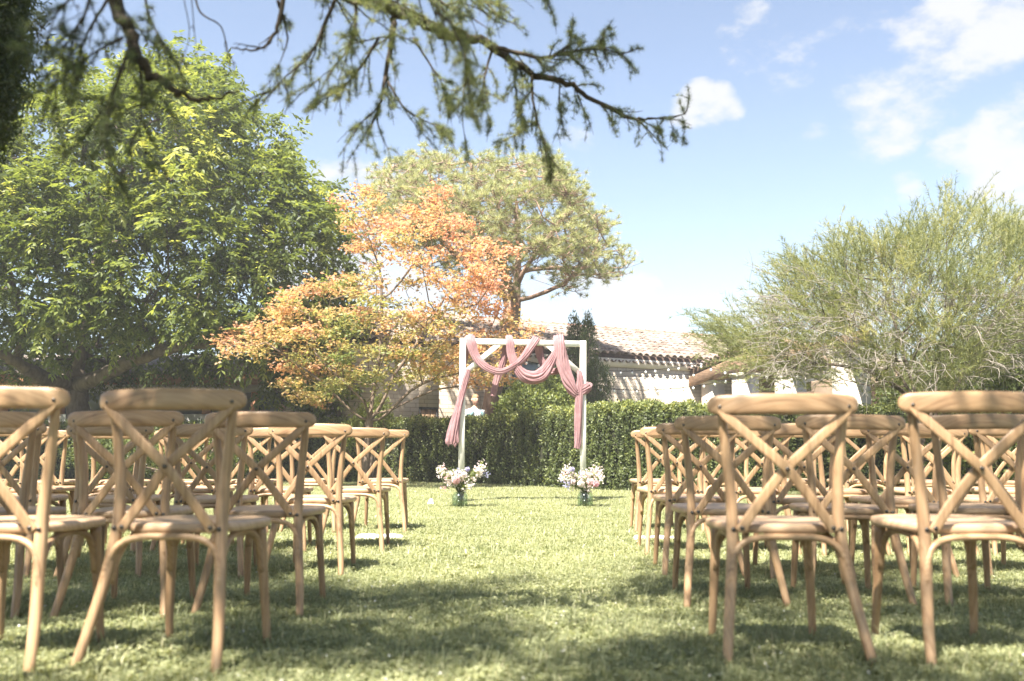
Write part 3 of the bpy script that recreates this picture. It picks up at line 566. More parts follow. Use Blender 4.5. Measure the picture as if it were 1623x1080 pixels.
# large window
def window(t0, t1, z0, z1, lab):
    fr = MB(); w = .05; box(fr, wp((t0 + t1) / 2, -.05, z1 - w / 2), (t1 - t0, .07, w), AX); box(fr, wp((t0 + t1) / 2, -.05, z0 + w / 2), (t1 - t0, .07, w), AX)
    box(fr, wp(t0 + w / 2, -.05, (z0 + z1) / 2), (w, .07, z1 - z0 - 2 * w), AX); box(fr, wp(t1 - w / 2, -.05, (z0 + z1) / 2), (w, .07, z1 - z0 - 2 * w), AX); return bbuild(fr, 'window', DKFRAME)
wf = window(wt0, wt1, 1.9, zwin1, ''); GP = basic('window_glass_sky_reflection', (.30, .36, .40), .08, spec=.8, var=.03)  # bluish sky reflection painted into the pane's base colour
pm = MB(); box(pm, wp((wt0 + wt1) / 2, -.06, 2.36), (wt1 - wt0 - .1, .02, .82), AX); bbuild(pm, 'pane', GP, parent=wf)
wf2 = window(ws0, ws1, 1.1, 1.63, ''); 
for k in range(3):
    pm = MB(); ww = (ws1 - ws0 - .1) / 3; box(pm, wp(ws0 + .05 + ww * (k + .5), -.06, 1.365), (ww - .012, .03, .43), AX); bbuild(pm, 'shutter_board', basic('tan_shutter', (.33, .22, .13), .8, var=.3, scale=10), parent=wf2)
# roof
RW, RZ = 4.0, 1.27; OV = .03; slope = math.atan2(RZ, RW); up_s = nrm(-NW * RW + UP * RZ); nrm_s = np.cross(D, up_s); nrm_s = nrm_s if nrm_s[2] > 0 else -nrm_s
mb = MB(); e0 = wp(-6.5, OV, EAVE - OV * RZ / RW); e1 = wp(14.3, OV, EAVE - OV * RZ / RW); r0 = wp(-6.5, -RW, EAVE + RZ); r1 = wp(14.3, -RW, EAVE + RZ); bk0 = wp(-6.5, -8.4, EAVE - .1); bk1 = wp(14.3, -8.4, EAVE - .1)
th = UP * .08
mb.add(np.array([e0, e1, r1, r0, e0 + th, e1 + th, r1 + th, r0 + th, bk0, bk1, bk0 + th, bk1 + th]), [(0, 1, 2, 3), (4, 5, 6, 7), (0, 1, 5, 4), (1, 2, 6, 5), (3, 0, 4, 7), (3, 2, 9, 8), (7, 6, 11, 10), (8, 9, 11, 10)])
bbuild(mb, 'roof', basic('roof_pan_clay', (.10, .065, .05), .9, var=.3))
def tile_mesh(mb, c, x, y, z, r=.088, L=.45, tint=0., seg=5):
    a = np.linspace(0, np.pi, seg + 1)
    def rg(rr, yy, h): return c + x * (np.cos(a) * rr)[:, None] + z * (np.sin(a) * rr * .85 + h)[:, None] + y * yy
    V = np.vstack([rg(r, -L / 2, 0.012), rg(r * .86, L / 2, 0), rg(r - .016, -L / 2, 0.012), rg(r * .86 - .014, L / 2, 0)]); k = seg + 1; q = []
    for j in range(seg): q += [(j, j + 1, k + j + 1, k + j), (2 * k + j, 3 * k + j, 3 * k + j + 1, 2 * k + j + 1), (j, 2 * k + j, 2 * k + j + 1, j + 1)]
    mb.add(V, q, None, tint)
tm = MB(); tile_mesh(tm, np.zeros(3), D, up_s, nrm_s); tme = tm.mesh('tile', False); tme.materials.append(TILE)
cells = []; SL = math.hypot(RW + OV, (RW + OV) * RZ / RW); nr = int(SL / .40)
for ci, t in enumerate(np.arange(-6.3, 14.2, .225)):
    for rj in range(nr):
        sdist = .15 + rj * .40
        c = wp(t, OV, EAVE - OV * RZ / RW + .10) + up_s * sdist; cells.append((t, rj, c))
vis = [c for c in cells if T_at(835) < c[0] < 7.5]; vis.sort(key=lambda c: (c[1] * .4 + abs(c[0] - 1.5) * .35)); single = set(id(c) for c in vis[:295])
st = MB()
for c in cells:
    p = c[2] + D * rng.normal() * .008 + nrm_s * abs(rng.normal()) * .006
    if id(c) in single:
        o = link('tile', tme, barn); o.location = tuple(p - boff); o.rotation_euler = (0, 0, rng.normal() * .02)
    else: tile_mesh(st, p, D, up_s, nrm_s, tint=rng.random(), seg=4)
o = bbuild(st, 'roof_tiles', TILE); o['kind'] = 'stuff'
mb = MB()
for t in np.arange(-6.3, 14.2, .38): tile_mesh(mb, wp(t, -RW, EAVE + RZ + .07), NW, D, UP, r=.12, L=.42, tint=rng.random())
o = bbuild(mb, 'ridge_tiles', REDTILE); o['kind'] = 'stuff'
mb = MB()
for t in np.arange(-6.3, 14.2, .225): tile_mesh(mb, wp(t + .11, -.10, EAVE - .055), D, NW, -UP, r=.085, L=.4, tint=rng.random())
o = bbuild(mb, 'eave_tiles', TILE); o['kind'] = 'stuff'

# porch wing
porch = empty('stone_porch', (5.5, 21, 0), 0, 'open stone porch with square piers and tiled roof edge behind the feathery tamarisk', 'porch')
po = np.array([5.5, 21, 0.])
def pbuild(mb, name, mat, par=porch, smooth=False):
    for i in range(len(mb.v)): mb.v[i] = mb.v[i] - po
    return mb.build(name, mat, par, smooth)
A = P(1074, 603, 24.6); Bp = P(1200, 546, 22.2); rk = nrm(Bp - A)
for (px, Yp, wpx) in ((1132, 24.0, .42), (1184, 21.6, .44), (1256, 19.0, .45), (1353, 16.4, .46)):
    c = P(px, 700, Yp); mb = MB(); box(mb, (c[0], Yp, 1.2), (wpx, wpx, 2.4), AX); pr_ = pbuild(mb, 'pier', PALEST)
    mb = MB(); box(mb, (c[0], Yp, 2.44), (wpx + .08, wpx + .08, .08), AX); pbuild(mb, 'pier_cap', PALEST, pr_) if False else pbuild(mb, 'pier_cap', PALEST)
mb = MB(); c0 = P(1125, 700, 24.4); c1 = P(1375, 700, 15.6); tube(mb, np.array([[c0[0], 24.4, 2.60], [c1[0], 15.6, 2.60]]), np.array([[.13, .12]] * 2), ref=(0, 0, 1), sec=rrect(1, 1, .1, 1)); pbuild(mb, 'beam', OLDWOOD)
mb = MB(); tube(mb, np.array([A + [0.1, -.05, -.17], A + rk * 3.3 + [0.1, -.05, -.17]]), np.array([[.10, .12]] * 2), ref=(0, 0, 1), sec=rrect(1, 1, .1, 1)); pbuild(mb, 'rafter_beam', OLDWOOD)
mb = MB(); sd = nrm([1.0, .95, -.22]) * 3.2; V = np.array([A, A + rk * 3.5, A + rk * 3.5 + sd, A + sd]); V2 = V + [0, 0, .1]; mb.add(np.vstack([V, V2]), [(0, 1, 2, 3), (4, 5, 6, 7), (0, 1, 5, 4), (1, 2, 6, 5), (2, 3, 7, 6), (3, 0, 4, 7)]); pbuild(mb, 'roof_slab', OLDWOOD)
pt = MB(); tile_mesh(pt, np.zeros(3), rk, nrm(D), UP, r=.075, L=.4); pme = pt.mesh('tile'); pme.materials.append(TILE)
for i in range(21):
    p = A + rk * (.08 + i * .165) + D * .1 + UP * .10; o = link('tile', pme, porch); o.location = tuple(p - po)
mb = MB(); bw = P(1700, 700, 17); tube(mb, np.array([[7.4, 25.5, 1.2], [8.5, 18.6, 1.2]]), np.array([[.15, 1.2]] * 2), ref=(0, 0, 1), sec=rrect(1, 1, .02, 1)); pbuild(mb, 'inner_wall', basic('tan_render', (.42, .31, .22), .9, var=.1, scale=2))  # back wall in its own tan colour
for a_, b_ in (((7.15, 23.9), (7.4, 22.4)), ((7.75, 20.3), (8.0, 18.9))):
    mb = MB(); tube(mb, np.array([[a_[0] - .05, a_[1], 1.05], [b_[0] - .05, b_[1], 1.05]]), np.array([[.1, 1.05]] * 2), ref=(0, 0, 1), sec=rrect(1, 1, .02, 1)); pbuild(mb, 'door', DARKIN)

# garden pavilion at left
pav = empty('garden_pavilion', (-7, 24, 0), 0, 'low glazed pavilion with terracotta posts and white base behind the walnut tree', 'pavilion')
po2 = np.array([-7, 24, 0.])
def vbuild(mb, name, mat, par=None):
    for i in range(len(mb.v)): mb.v[i] = mb.v[i] - po2
    return mb.build(name, mat, par or pav)
def pvx(px): return (px - CX) / F * 24
WHT = basic('white_render', (.78, .76, .73), .8, var=.04)
mb = MB(); box(mb, (pvx(140), 24, .8), (14.4, .3, 1.6)); vbuild(mb, 'wall', WHT)
mb = MB(); box(mb, (pvx(140), 24, 2.28), (14.4, .3, .2)); vbuild(mb, 'lintel', WHT)
mb = MB(); box(mb, (pvx(120), 23.9, 2.5), (14.0, .5, .26)); vbuild(mb, 'fascia', TERRA)
for px in (-80, 10, 100, 215, 330, 406, 505):
    mb = MB(); box(mb, (pvx(px), 23.95, 1.89), (.17, .26, .58)); vbuild(mb, 'post', TERRA)
PG = basic('grey_green_pavilion_glass', (.20, .22, .20), .12, spec=.7, var=.1, scale=1)  # opaque dark grey-green pane colour
ps = [-80, 10, 100, 215, 330, 406, 505]
for a_, b_ in zip(ps[:-1], ps[1:]):
    mb = MB(); x0, x1 = pvx(a_) + .09, pvx(b_) - .09; box(mb, ((x0 + x1) / 2, 24.02, 1.89), (x1 - x0, .03, .56)); wv = vbuild(mb, 'pane', PG)
    mb = MB(); box(mb, (x0 + .02, 23.98, 1.89), (.035, .05, .56)); vbuild(mb, 'glazing_bar', DKFRAME); mb = MB(); box(mb, ((x0 + x1) / 2, 23.98, 1.62), (x1 - x0 - .1, .05, .03)); vbuild(mb, 'glazing_bar', DKFRAME)
mb = MB(); xa, xb = pvx(-250), pvx(340); mb.add(np.array([[xa, 23.6, 2.62], [xb, 23.6, 2.62], [xb, 27, 3.4], [xa, 27, 3.4], [xa, 23.6, 2.70], [xb, 23.6, 2.70], [xb, 27, 3.48], [xa, 27, 3.48], [xa, 30, 2.6], [xb, 30, 2.6]]), [(0, 1, 2, 3), (4, 5, 6, 7), (0, 1, 5, 4), (1, 2, 6, 5), (3, 0, 4, 7), (7, 6, 9, 8), (3, 2, 9, 8)]); vbuild(mb, 'roof', TILE)
mb = MB(); box(mb, (pvx(140), 29.5, 1.3), (14.2, .2, 2.6)); vbuild(mb, 'back_wall', WHT)
# parasol
pb = P(562, 700, 21.6); par = empty('white_parasol', (pb[0], 21.6, 0), 0, 'open off-white parasol with dark pole behind the orange-leaved tree', 'parasol')
mb = MB(); tube(mb, [(0, 0, 0), (0, 0, 2.35)], .02, 8); mb.build('pole', DKFRAME, par)
mb = MB(); k = 8; a = np.linspace(0, 2 * np.pi, k, endpoint=False) + .2; V = np.vstack([np.c_[np.cos(a) * 1.25, np.sin(a) * 1.25, np.full(k, 1.90)], np.c_[np.cos(a) * 1.25, np.sin(a) * 1.25, np.full(k, 2.03)], [[0, 0, 2.38]], [[0, 0, 2.34]]])
mb.add(V, [(j, (j + 1) % k, k + (j + 1) % k, k + j) for j in range(k)], [(2 * k, k + j, k + (j + 1) % k) for j in range(k)]); mb.build('canopy', basic('off_white_canvas', (.76, .75, .72), .8, var=.03), par)

# ------------------------------------------------------------------ vegetation
def in_poly(x, y, poly):
    x = np.asarray(x); y = np.asarray(y); c = np.zeros(x.shape, bool); n = len(poly); j = n - 1
    for i in range(n):
        xi, yi = poly[i]; xj, yj = poly[j]; cond = ((yi > y) != (yj > y)) & (x < (xj - xi) * (y - yi) / (yj - yi + 1e-9) + xi); c ^= cond; j = i
    return c
def poly_dist(x, y, poly):
    p = np.stack([x, y], -1); d = np.full(len(x), 1e9)
    for i in range(len(poly)):
        a = np.array(poly[i], float); b = np.array(poly[(i + 1) % len(poly)], float); ab = b - a
        t = np.clip(((p - a) @ ab) / (ab @ ab + 1e-9), 0, 1); d = np.minimum(d, np.linalg.norm(p - (a + t[:, None] * ab), axis=1))
    return d
def sample_crown(poly, Y, half, n, shell=.6, edge=120.):
    """points filling a crown whose silhouette towards the lawn is 'poly' at distance Y; thickness grows away from the rim"""
    poly = list(poly); xs = [p[0] for p in poly]; ys = [p[1] for p in poly]; out = []
    while len(out) < n:
        x = rng.uniform(min(xs), max(xs), n); y = rng.uniform(min(ys), max(ys), n); ok = in_poly(x, y, poly); x, y = x[ok], y[ok]
        d = np.clip(poly_dist(x, y, poly) / edge, 0, 1); h = half * np.sqrt(1 - (1 - d) ** 2)
        u = rng.uniform(-1, 1, len(x)); s = rng.random(len(x)) < shell; u[s] = np.sign(u[s]) * (1 - .25 * rng.random(s.sum()))
        for a, b, c in zip(x, y, u * h): out.append(P(a, b, Y + c))
    return np.array(out[:n])
def grow(trunks, targets, rtip=.006, expo=2.4, pen=.35, step=.35, jit=.06, sag=.0, maxr=None):
    nodes = []; par = []; plen = []
    for tr in trunks:
        att = -1
        if nodes and tr[0] is not None: att = int(np.argmin([np.linalg.norm(np.array(n_) - tr[0]) for n_ in nodes])) if len(nodes) else -1
        prev = att if nodes else -1
        pth = catmull(tr, max(3, int(np.linalg.norm(np.diff(np.array(tr), axis=0), axis=1).sum() / step) + 2))
        if prev >= 0: pth = pth[1:]
        for p in pth:
            nodes.append(p); par.append(prev); plen.append(0 if prev < 0 else plen[prev] + np.linalg.norm(p - nodes[prev])); prev = len(nodes) - 1
    N0 = len(nodes); top = nodes[N0 - 1]
    order = np.argsort(np.min(np.linalg.norm(targets[:, None] - np.array(nodes)[None], axis=2), axis=1)); isT = []
    for k in order:
        t = targets[k]; A_ = np.array(nodes); dd = np.linalg.norm(A_ - t, axis=1) + pen * np.array(plen)
        low = np.maximum(0, A_[:, 2] - t[2]) * .6; dd = dd + low; j = int(np.argmin(dd)); a = A_[j]; L = np.linalg.norm(t - a)
        if L < 1e-3: continue
        pd = nrm(a - A_[par[j]]) if par[j] >= 0 else np.array([0, 0, 1.]); m = max(1, int(L / step)); c1 = a + pd * L * .35; prev = j
        for i in range(1, m + 1):
            u = i / m; p = (1 - u) ** 2 * a + 2 * u * (1 - u) * c1 + u * u * t
            if i < m: p = p + rng.normal(size=3) * jit * min(L, 1.)
            nodes.append(p); par.append(prev); plen.append(plen[prev] + np.linalg.norm(p - nodes[prev])); prev = len(nodes) - 1
        isT.append(prev)
    nodes = np.array(nodes); par = np.array(par); w = np.zeros(len(nodes)); haschild = np.zeros(len(nodes), bool); haschild[par[par >= 0]] = True
    w[~haschild] = rtip ** expo
    for i in range(len(nodes) - 1, -1, -1):
        if par[i] >= 0: w[par[i]] += w[i] + (rtip * .25) ** expo * .5
    r = w ** (1 / expo)
    if maxr: r = r * min(1, maxr / r.max()) if r.max() > maxr else r * (1 + (maxr / r.max() - 1) * (r / r.max()) ** .5)
    return nodes, par, r, isT
def skin_branches(mb, nodes, par, r, rmin=0.0):
    ch = [[] for _ in nodes]
    for i, p in enumerate(par):
        if p >= 0: ch[p].append(i)
    starts = [i for i, p in enumerate(par) if p < 0]; stack = [(s, -1) for s in starts]
    while stack:
        i, p = stack.pop(); chain = ([p] if p >= 0 else []) + [i]
        while ch[i]:
            c = sorted(ch[i], key=lambda k: -r[k]); 
            for o in c[1:]: stack.append((o, i))
            i = c[0]; chain.append(i)
        if len(chain) < 2: continue
        rr = r[chain].copy()
        if p >= 0: rr[0] = min(rr[0], rr[1] * 1.15)
        if rr.max() < rmin: continue
        s = 10 if rr.max() > .05 else 6 if rr.max() > .015 else 4
        tube(mb, nodes[chain], rr, s, True)

# --- walnut tree
def walnut():
    poly = [(-260, 230), (-60, 180), (20, 190), (70, 150), (120, 115), (200, 120), (285, 105), (330, 118), (360, 150), (400, 205), (440, 245), (490, 285), (530, 335), (550, 385), (552, 440), (545, 500), (530, 560), (540, 600), (500, 640), (440, 632), (410, 610), (360, 605), (300, 590), (230, 588), (170, 590), (60, 585), (-260, 600)]
    Y = 20.6; root = empty('walnut_tree', tuple(P(128, 797, Y) * [1, 1, 0]), 0, 'broad green walnut tree with low dark spreading limbs at the left', 'tree'); base = np.array(root.location)
    tg = sample_crown(poly, Y, 3.3, 820, .62, 170)
    tr = [[base, P(126, 700, Y), P(122, 640, Y), P(118, 606, Y)], [P(118, 606, Y), P(150, 598, Y - .2), P(200, 575, Y - .3), P(260, 556, Y - .4), P(335, 543, Y - .5), P(400, 500, Y - .3)],
          [P(118, 606, Y), P(85, 603, Y - .2), P(50, 585, Y - .3), P(10, 566, Y - .5), P(-60, 520, Y - .6)], [P(118, 606, Y), P(128, 560, Y + .2), P(140, 480, Y + .5), P(160, 380, Y + .6), P(190, 280, Y + .5)],
          [P(260, 556, Y - .4), P(300, 500, Y), P(330, 420, Y + .3)]]
    hid = np.array([(F * p[0] / p[1] + CX < 400) and (CY + 172 - F * (p[2] - CH) / p[1] > 528) and p[1] < Y + .3 for p in tg]); tg = tg[~hid]; hid = np.array([(190 < F * p[0] / p[1] + CX < 410) and (CY + 172 - F * (p[2] - CH) / p[1] > 580) for p in tg]); tg = tg[~hid]
    nodes, par, r, isT = grow(tr, tg, .009, 2.3, .3, .5, .07, maxr=.24); r = np.minimum(r, .24)
    mb = MB(); skin_branches(mb, nodes - base, par, r)
    for lp, ra, rb in (([P(118, 612, Y), P(140, 606, Y - .6), P(165, 596, Y - 1.2), P(200, 577, Y - 1.8), P(235, 565, Y - 2.1), P(262, 556, Y - 2.3), P(300, 549, Y - 2.5), P(345, 541, Y - 2.6)], .17, .075), ([P(262, 556, Y - 2.3), P(235, 530, Y - 2.2), P(222, 500, Y - 2.0), P(240, 460, Y - 1.8)], .06, .03),
                       ([P(122, 612, Y), P(90, 604, Y - .6), P(62, 598, Y - 1.1), P(40, 582, Y - 1.6), P(10, 566, Y - 2), P(-50, 540, Y - 2.2)], .16, .08), ([base, P(128, 700, Y), P(124, 640, Y), P(120, 590, Y)], .27, .2)):
        lp = catmull(np.array(lp), 26); lp[1:-1] += rng.normal(size=(24, 3)) * .02; tube(mb, lp - base, np.linspace(ra, rb, 26), 12)
    mb.build('trunk', BARK, root, True)
    ctr = P(190, 420, Y) ; ends = nodes[isT]; n = len(ends)
    # leafy twigs
    k = 6; tb = np.repeat(ends, k, 0) + rng.normal(size=(n * k, 3)) * .20; out = nrm(tb - ctr + [0, 0, .3]); td = nrm(out + unit(len(tb)) * .8); tl = rng.uniform(.25, .7, len(tb))
    te = tb + td * tl[:, None]; mb = MB()
    V = []
    m = 4; lb = np.repeat(tb, m, 0) + np.repeat(td * tl[:, None], m, 0) * np.tile(np.linspace(.3, 1, m), len(tb))[:, None]
    ld = nrm(np.repeat(td, m, 0) * .5 + unit(len(lb)) * .8 + [0, 0, .1]); LL = rng.uniform(.28, .48, len(lb)); ltint = np.repeat(np.clip(rng.normal(.42, .16, n), 0, 1), k * m) + rng.normal(size=len(lb)) * .1
    # brighter young leaves at the outside of the crown
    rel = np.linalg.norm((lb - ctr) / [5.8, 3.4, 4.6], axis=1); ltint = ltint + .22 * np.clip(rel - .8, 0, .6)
    side = nrm(np.cross(ld, [0, 0, 1.])); 
    for f, sgn in [(.3, 1), (.3, -1), (.52, 1), (.52, -1), (.74, 1), (.74, -1), (.92, 1), (.92, -1), (1., 0)]:
        b = lb + ld * (LL * f)[:, None] + np.array([0, 0, -1.]) * (LL * f * f * .45)[:, None]
        d = nrm(side * sgn * .8 + ld * (.55 if sgn else 1) + np.array([0, 0, -.55]) + rng.normal(size=lb.shape) * .18); nv = nrm(np.array([0, 0, 1.]) + rng.normal(size=lb.shape) * .45)
        leaves(mb, b - base, d, nv, rng.uniform(.12, .19, len(lb)), rng.uniform(.052, .075, len(lb)), np.clip(ltint + rng.normal(size=len(lb)) * .06, 0, 1), .18)
    o = mb.build('crown', LEAF_WALNUT, root); o['kind'] = 'stuff'
walnut()

# --- orange maple-like tree
def maple():
    poly = [(345, 540), (395, 500), (440, 492), (430, 462), (500, 442), (556, 440), (566, 410), (548, 345), (540, 312), (580, 300), (604, 332), (640, 340), (672, 312), (705, 312), (725, 350), (775, 375), (812, 405), (800, 450), (770, 470), (800, 490), (842, 520), (830, 560), (812, 600), (760, 612), (700, 606), (650, 606), (600, 628), (560, 602), (505, 640), (455, 622), (430, 570), (380, 552)]
    Y = 16.6; base = P(580, 790, Y) * [1, 1, 0]; root = empty('orange_leaved_tree', tuple(base), 0, 'small multi-stemmed tree with orange and yellow-green leaves left of the arch', 'tree')
    tg = sample_crown(poly, Y, 1.7, 340, .6, 90); tg = np.vstack([tg, [P(a, b, Y + rng.uniform(-.5, .5)) for a, b in ((545, 318), (572, 302), (560, 335), (690, 300), (705, 308), (598, 318), (352, 542), (362, 560), (845, 522), (812, 395), (795, 470), (728, 345), (648, 335), (556, 360), (580, 345))]])
    b0 = P(577, 765, Y); b1 = P(588, 760, Y)
    tr = [[base, b0, P(583, 700, Y), P(585, 668, Y)], [P(585, 668, Y), P(560, 655, Y - .1), P(530, 625, Y - .2), P(490, 590, Y - .3), P(440, 555, Y - .3), P(400, 530, Y - .2)], [P(585, 668, Y), P(578, 640, Y - .2), P(545, 605, Y - .3), P(500, 560, Y - .3), P(490, 500, Y - .2)],
          [P(585, 668, Y), P(592, 620, Y + .1), P(602, 560, Y + .2), P(605, 480, Y + .2), P(600, 420, Y + .2), P(575, 370, Y)], [P(585, 668, Y), P(606, 640, Y), P(622, 600, Y), P(650, 560, Y), P(690, 500, Y), P(720, 440, Y)],
          [P(590, 672, Y), P(615, 655, Y - .2), P(650, 620, Y - .3), P(690, 600, Y - .4), P(735, 590, Y - .4), P(790, 560, Y - .3)], [P(602, 660, Y), P(640, 640, Y - .1), P(690, 618, Y - .1), P(728, 612, Y - .1), P(770, 590, Y)], [P(605, 480, Y + .2), P(640, 440, Y + .3), P(680, 380, Y + .2), P(700, 335, Y)]]
    nodes, par, r, isT = grow(tr, tg, .004, 2.25, .2, .3, .08, maxr=.075); r = np.minimum(r, .08)
    mb = MB(); skin_branches(mb, nodes - base, par, r); mb.build('trunk', BARKM, root, True)
    ends = nodes[isT]; n = len(ends); k = 42; off = rng.normal(size=(n, k, 3)) * [.125, .125, .06]; p = (ends[:, None] + off)
    cl = np.repeat(rng.normal(size=n) * .17, k)
    p = p.reshape(-1, 3)
    # greener towards the inside and low middle, orange at tips and top, as the foliage itself is coloured
    c0 = P(590, 560, Y); hz = (p[:, 2] - c0[2]); hx = np.abs(p[:, 0] - c0[0]); tint = .28 + .13 * hz + .15 * np.abs(hx) - .20 * np.exp(-(hz / .9) ** 2 - (hx / 1.2) ** 2) + cl + rng.normal(size=len(p)) * .10 + .12
    mb = MB(); nv = nrm(np.array([0, 0, 1.]) + rng.normal(size=p.shape) * .7)
    for q in range(2): leaves(mb, p - base, nrm(unit(len(p)) * [1, 1, .45] + [0, 0, -.12]), nv, rng.uniform(.04, .10, len(p)), rng.uniform(.028, .060, len(p)), np.clip(tint, 0, 1), .2)
    o = mb.build('crown', LEAF_MAPLE, root); o['kind'] = 'stuff'
maple()

# --- pine
def pine():
    poly = [(583, 292), (610, 262), (650, 255), (668, 238), (710, 245), (740, 262), (770, 238), (815, 238), (845, 245), (880, 252), (915, 288), (926, 322), (955, 332), (968, 370), (966, 392), (992, 392), (1002, 420), (995, 438), (960, 432), (945, 455), (905, 470), (885, 462), (880, 440), (840, 440), (800, 470), (740, 470), (690, 430), (640, 400), (598, 360)]
    Y = 20.6; base = P(770, 745, Y) * [1, 1, 0]; root = empty('pine_tree', tuple(base), 0, 'tall umbrella-shaped pine with pale olive crown behind the orange tree', 'tree')
    tg = sample_crown(poly, Y, 2.6, 480, .55, 110); keep_ = np.array([not ((CY + 172 - F * (p[2] - CH) / p[1] > 400) and rng.random() < .55) for p in tg]); tg = tg[keep_]
    tr = [[base, P(772, 690, Y), P(779, 640, Y), P(795, 560, Y), P(812, 500, Y), P(819, 450, Y), P(822, 400, Y), P(820, 340, Y), P(815, 290, Y)], [P(812, 500, Y), P(802, 460, Y + .2), P(795, 400, Y + .4), P(760, 330, Y + .5)],
          [P(815, 480, Y), P(860, 465, Y - .3), P(900, 445, Y - .4), P(940, 410, Y - .5), P(960, 385, Y - .5)], [P(819, 450, Y), P(840, 415, Y - .4), P(870, 375, Y - .7), P(900, 340, Y - .8)], [P(820, 430, Y), P(870, 425, Y + .3), P(925, 425, Y + .3), P(985, 425, Y + .2)],
          [P(800, 470, Y), P(760, 440, Y - .3), P(700, 380, Y - .5), P(640, 320, Y - .5), P(610, 290, Y - .3)], [P(817, 470, Y), P(790, 420, Y - .8), P(750, 370, Y - 1.2), P(700, 310, Y - 1.2)]]
    nodes, par, r, isT = grow(tr, tg, .010, 2.3, .2, .4, .06, maxr=.2); r = np.minimum(r, .22)
    mb = MB(); skin_branches(mb, nodes - base, par, r); mb.build('trunk', BARKP, root, True)
    ends = nodes[isT]; mb = MB(); n = len(ends); sub = 9
    c = np.repeat(ends, sub, 0) + rng.normal(size=(n * sub, 3)) * [.22, .22, .12]; k = 42
    p = np.repeat(c, k, 0); d = nrm(unit(len(p)) + [0, 0, .55]); tn = np.repeat(np.clip(rng.normal(.5, .2, len(c)), 0, 1), k) + rng.normal(size=len(p)) * .1
    needles(mb, p + d * .01 - base, d, rng.uniform(.09, .16, len(p)), .0095, np.clip(tn, 0, 1))
    tw = MB()
    for a_, b_ in zip(np.repeat(ends, sub, 0), c): tube(tw, np.array([a_ - [0, 0, .1], b_]) - base, .006, 3, False)
    tw.build('twigs', BARKP, root)['kind'] = 'stuff'
    o = mb.build('crown', NEEDLE_PINE, root); o['kind'] = 'stuff'
pine()

# --- tamarisk
def tamarisk():
    poly = [(1125, 522), (1160, 575), (1215, 612), (1300, 600), (1400, 622), (1500, 640), (1640, 650), (1850, 640), (1900, 420), (1760, 330), (1640, 372), (1590, 362), (1545, 355), (1508, 325), (1480, 360), (1440, 385), (1395, 390), (1350, 372), (1320, 395), (1290, 420), (1262, 430), (1240, 455), (1225, 495), (1190, 520)]
    Y = 12.8; base = P(1465, 790, Y) * [1, 1, 0]; root = empty('tamarisk_tree', tuple(base), 0, 'feathery pale green tamarisk with tangled bare grey twigs at the right', 'tree')
    tg = sample_crown(poly, Y, 2.0, 560, .5, 150)
    tr = [[base, P(1462, 700, Y), P(1455, 640, Y), P(1440, 590, Y), P(1420, 520, Y), P(1400, 450, Y), P(1370, 380, Y)], [P(1462, 700, Y), P(1480, 640, Y + .2), P(1490, 560, Y + .3), P(1500, 460, Y + .3), P(1500, 360, Y + .2)],
          [P(1458, 660, Y), P(1430, 620, Y - .3), P(1380, 590, Y - .5), P(1320, 578, Y - .6), P(1260, 575, Y - .6), P(1200, 570, Y - .5)], [P(1462, 690, Y), P(1510, 620, Y), P(1560, 540, Y), P(1610, 450, Y), P(1650, 380, Y)], [P(1455, 640, Y), P(1400, 560, Y + .3), P(1330, 490, Y + .4), P(1280, 430, Y + .3)], [P(1470, 680, Y), P(1550, 640, Y - .3), P(1640, 590, Y - .4), P(1740, 540, Y)]]
    nodes, par, r, isT = grow(tr, tg, .0035, 2.2, .15, .3, .09, maxr=.075); r = np.minimum(r, .08)
    mb = MB(); skin_branches(mb, nodes - base, par, r); mb.build('trunk', BARK, root, True)
    ends = nodes[isT]; low = ends[:, 2] < P(1400, 545, Y)[2]; c0 = P(1470, 640, Y)
    mb = MB(); keep = ends[(~low) | (rng.random(len(ends)) < .62)]; n = len(keep); k = 13
    b = np.repeat(keep, k, 0) + rng.normal(size=(n * k, 3)) * .12; out = nrm(b - c0 + [0, 0, .6]); d = nrm(out + unit(len(b)) * .55); L = rng.uniform(.25, .6, len(b)); cl = np.repeat(np.clip(rng.normal(.5, .17, n), 0, 1), k)
    m = 44; f = rng.random((len(b), m)); bend = np.array([0, 0, -1.])
    pos = b[:, None] + d[:, None] * (f * L[:, None])[..., None] + bend * (f ** 2 * L[:, None] * .18)[..., None]; pos = pos.reshape(-1, 3)
    fd = nrm(np.repeat(d, m, 0) * .9 + unit(len(pos)) * .85); tn = np.clip(np.repeat(cl, m) + rng.normal(size=len(pos)) * .12, 0, 1)
    needles(mb, pos - base, fd, rng.uniform(.04, .10, len(pos)), .0075, tn)
    needles(mb, b - base, d + [0, 0, -.1], L * .95, .007, np.clip(cl - .2, 0, 1))
    o = mb.build('crown', SHOOT_TAM, root); o['kind'] = 'stuff'
    # bare dead twigs, low and front
    mb = MB()
    for i in range(420):
        px = rng.uniform(1230, 1640); py = rng.uniform(470, 600) if rng.random() < .92 else rng.uniform(420, 480); s = P(px, py, Y - rng.uniform(.6, 2.0)); dr = nrm(s - c0 + np.array([0, 0, -.3]) + rng.normal(size=3) * .35); L = rng.uniform(.25, .8)
        pts = [s]; cur = s; dd = dr
        for q in range(4): dd = nrm(dd + rng.normal(size=3) * .22 + [0, 0, -.12]); cur = cur + dd * L / 4; pts.append(cur)
        tube(mb, catmull(pts, 7) - base, np.linspace(.006, .0022, 7), 3, False)
        for q in range(4):
            a = pts[rng.integers(1, 4)]; e = a + nrm(dd + rng.normal(size=3) * .8) * rng.uniform(.1, .3); tube(mb, np.array([a, (a + e) / 2 + rng.normal(size=3) * .02, e]) - base, np.array([.0032, .0026, .0016]), 3, False)
    o = mb.build('bare_twigs', TWIG, root); o['kind'] = 'stuff'
tamarisk()

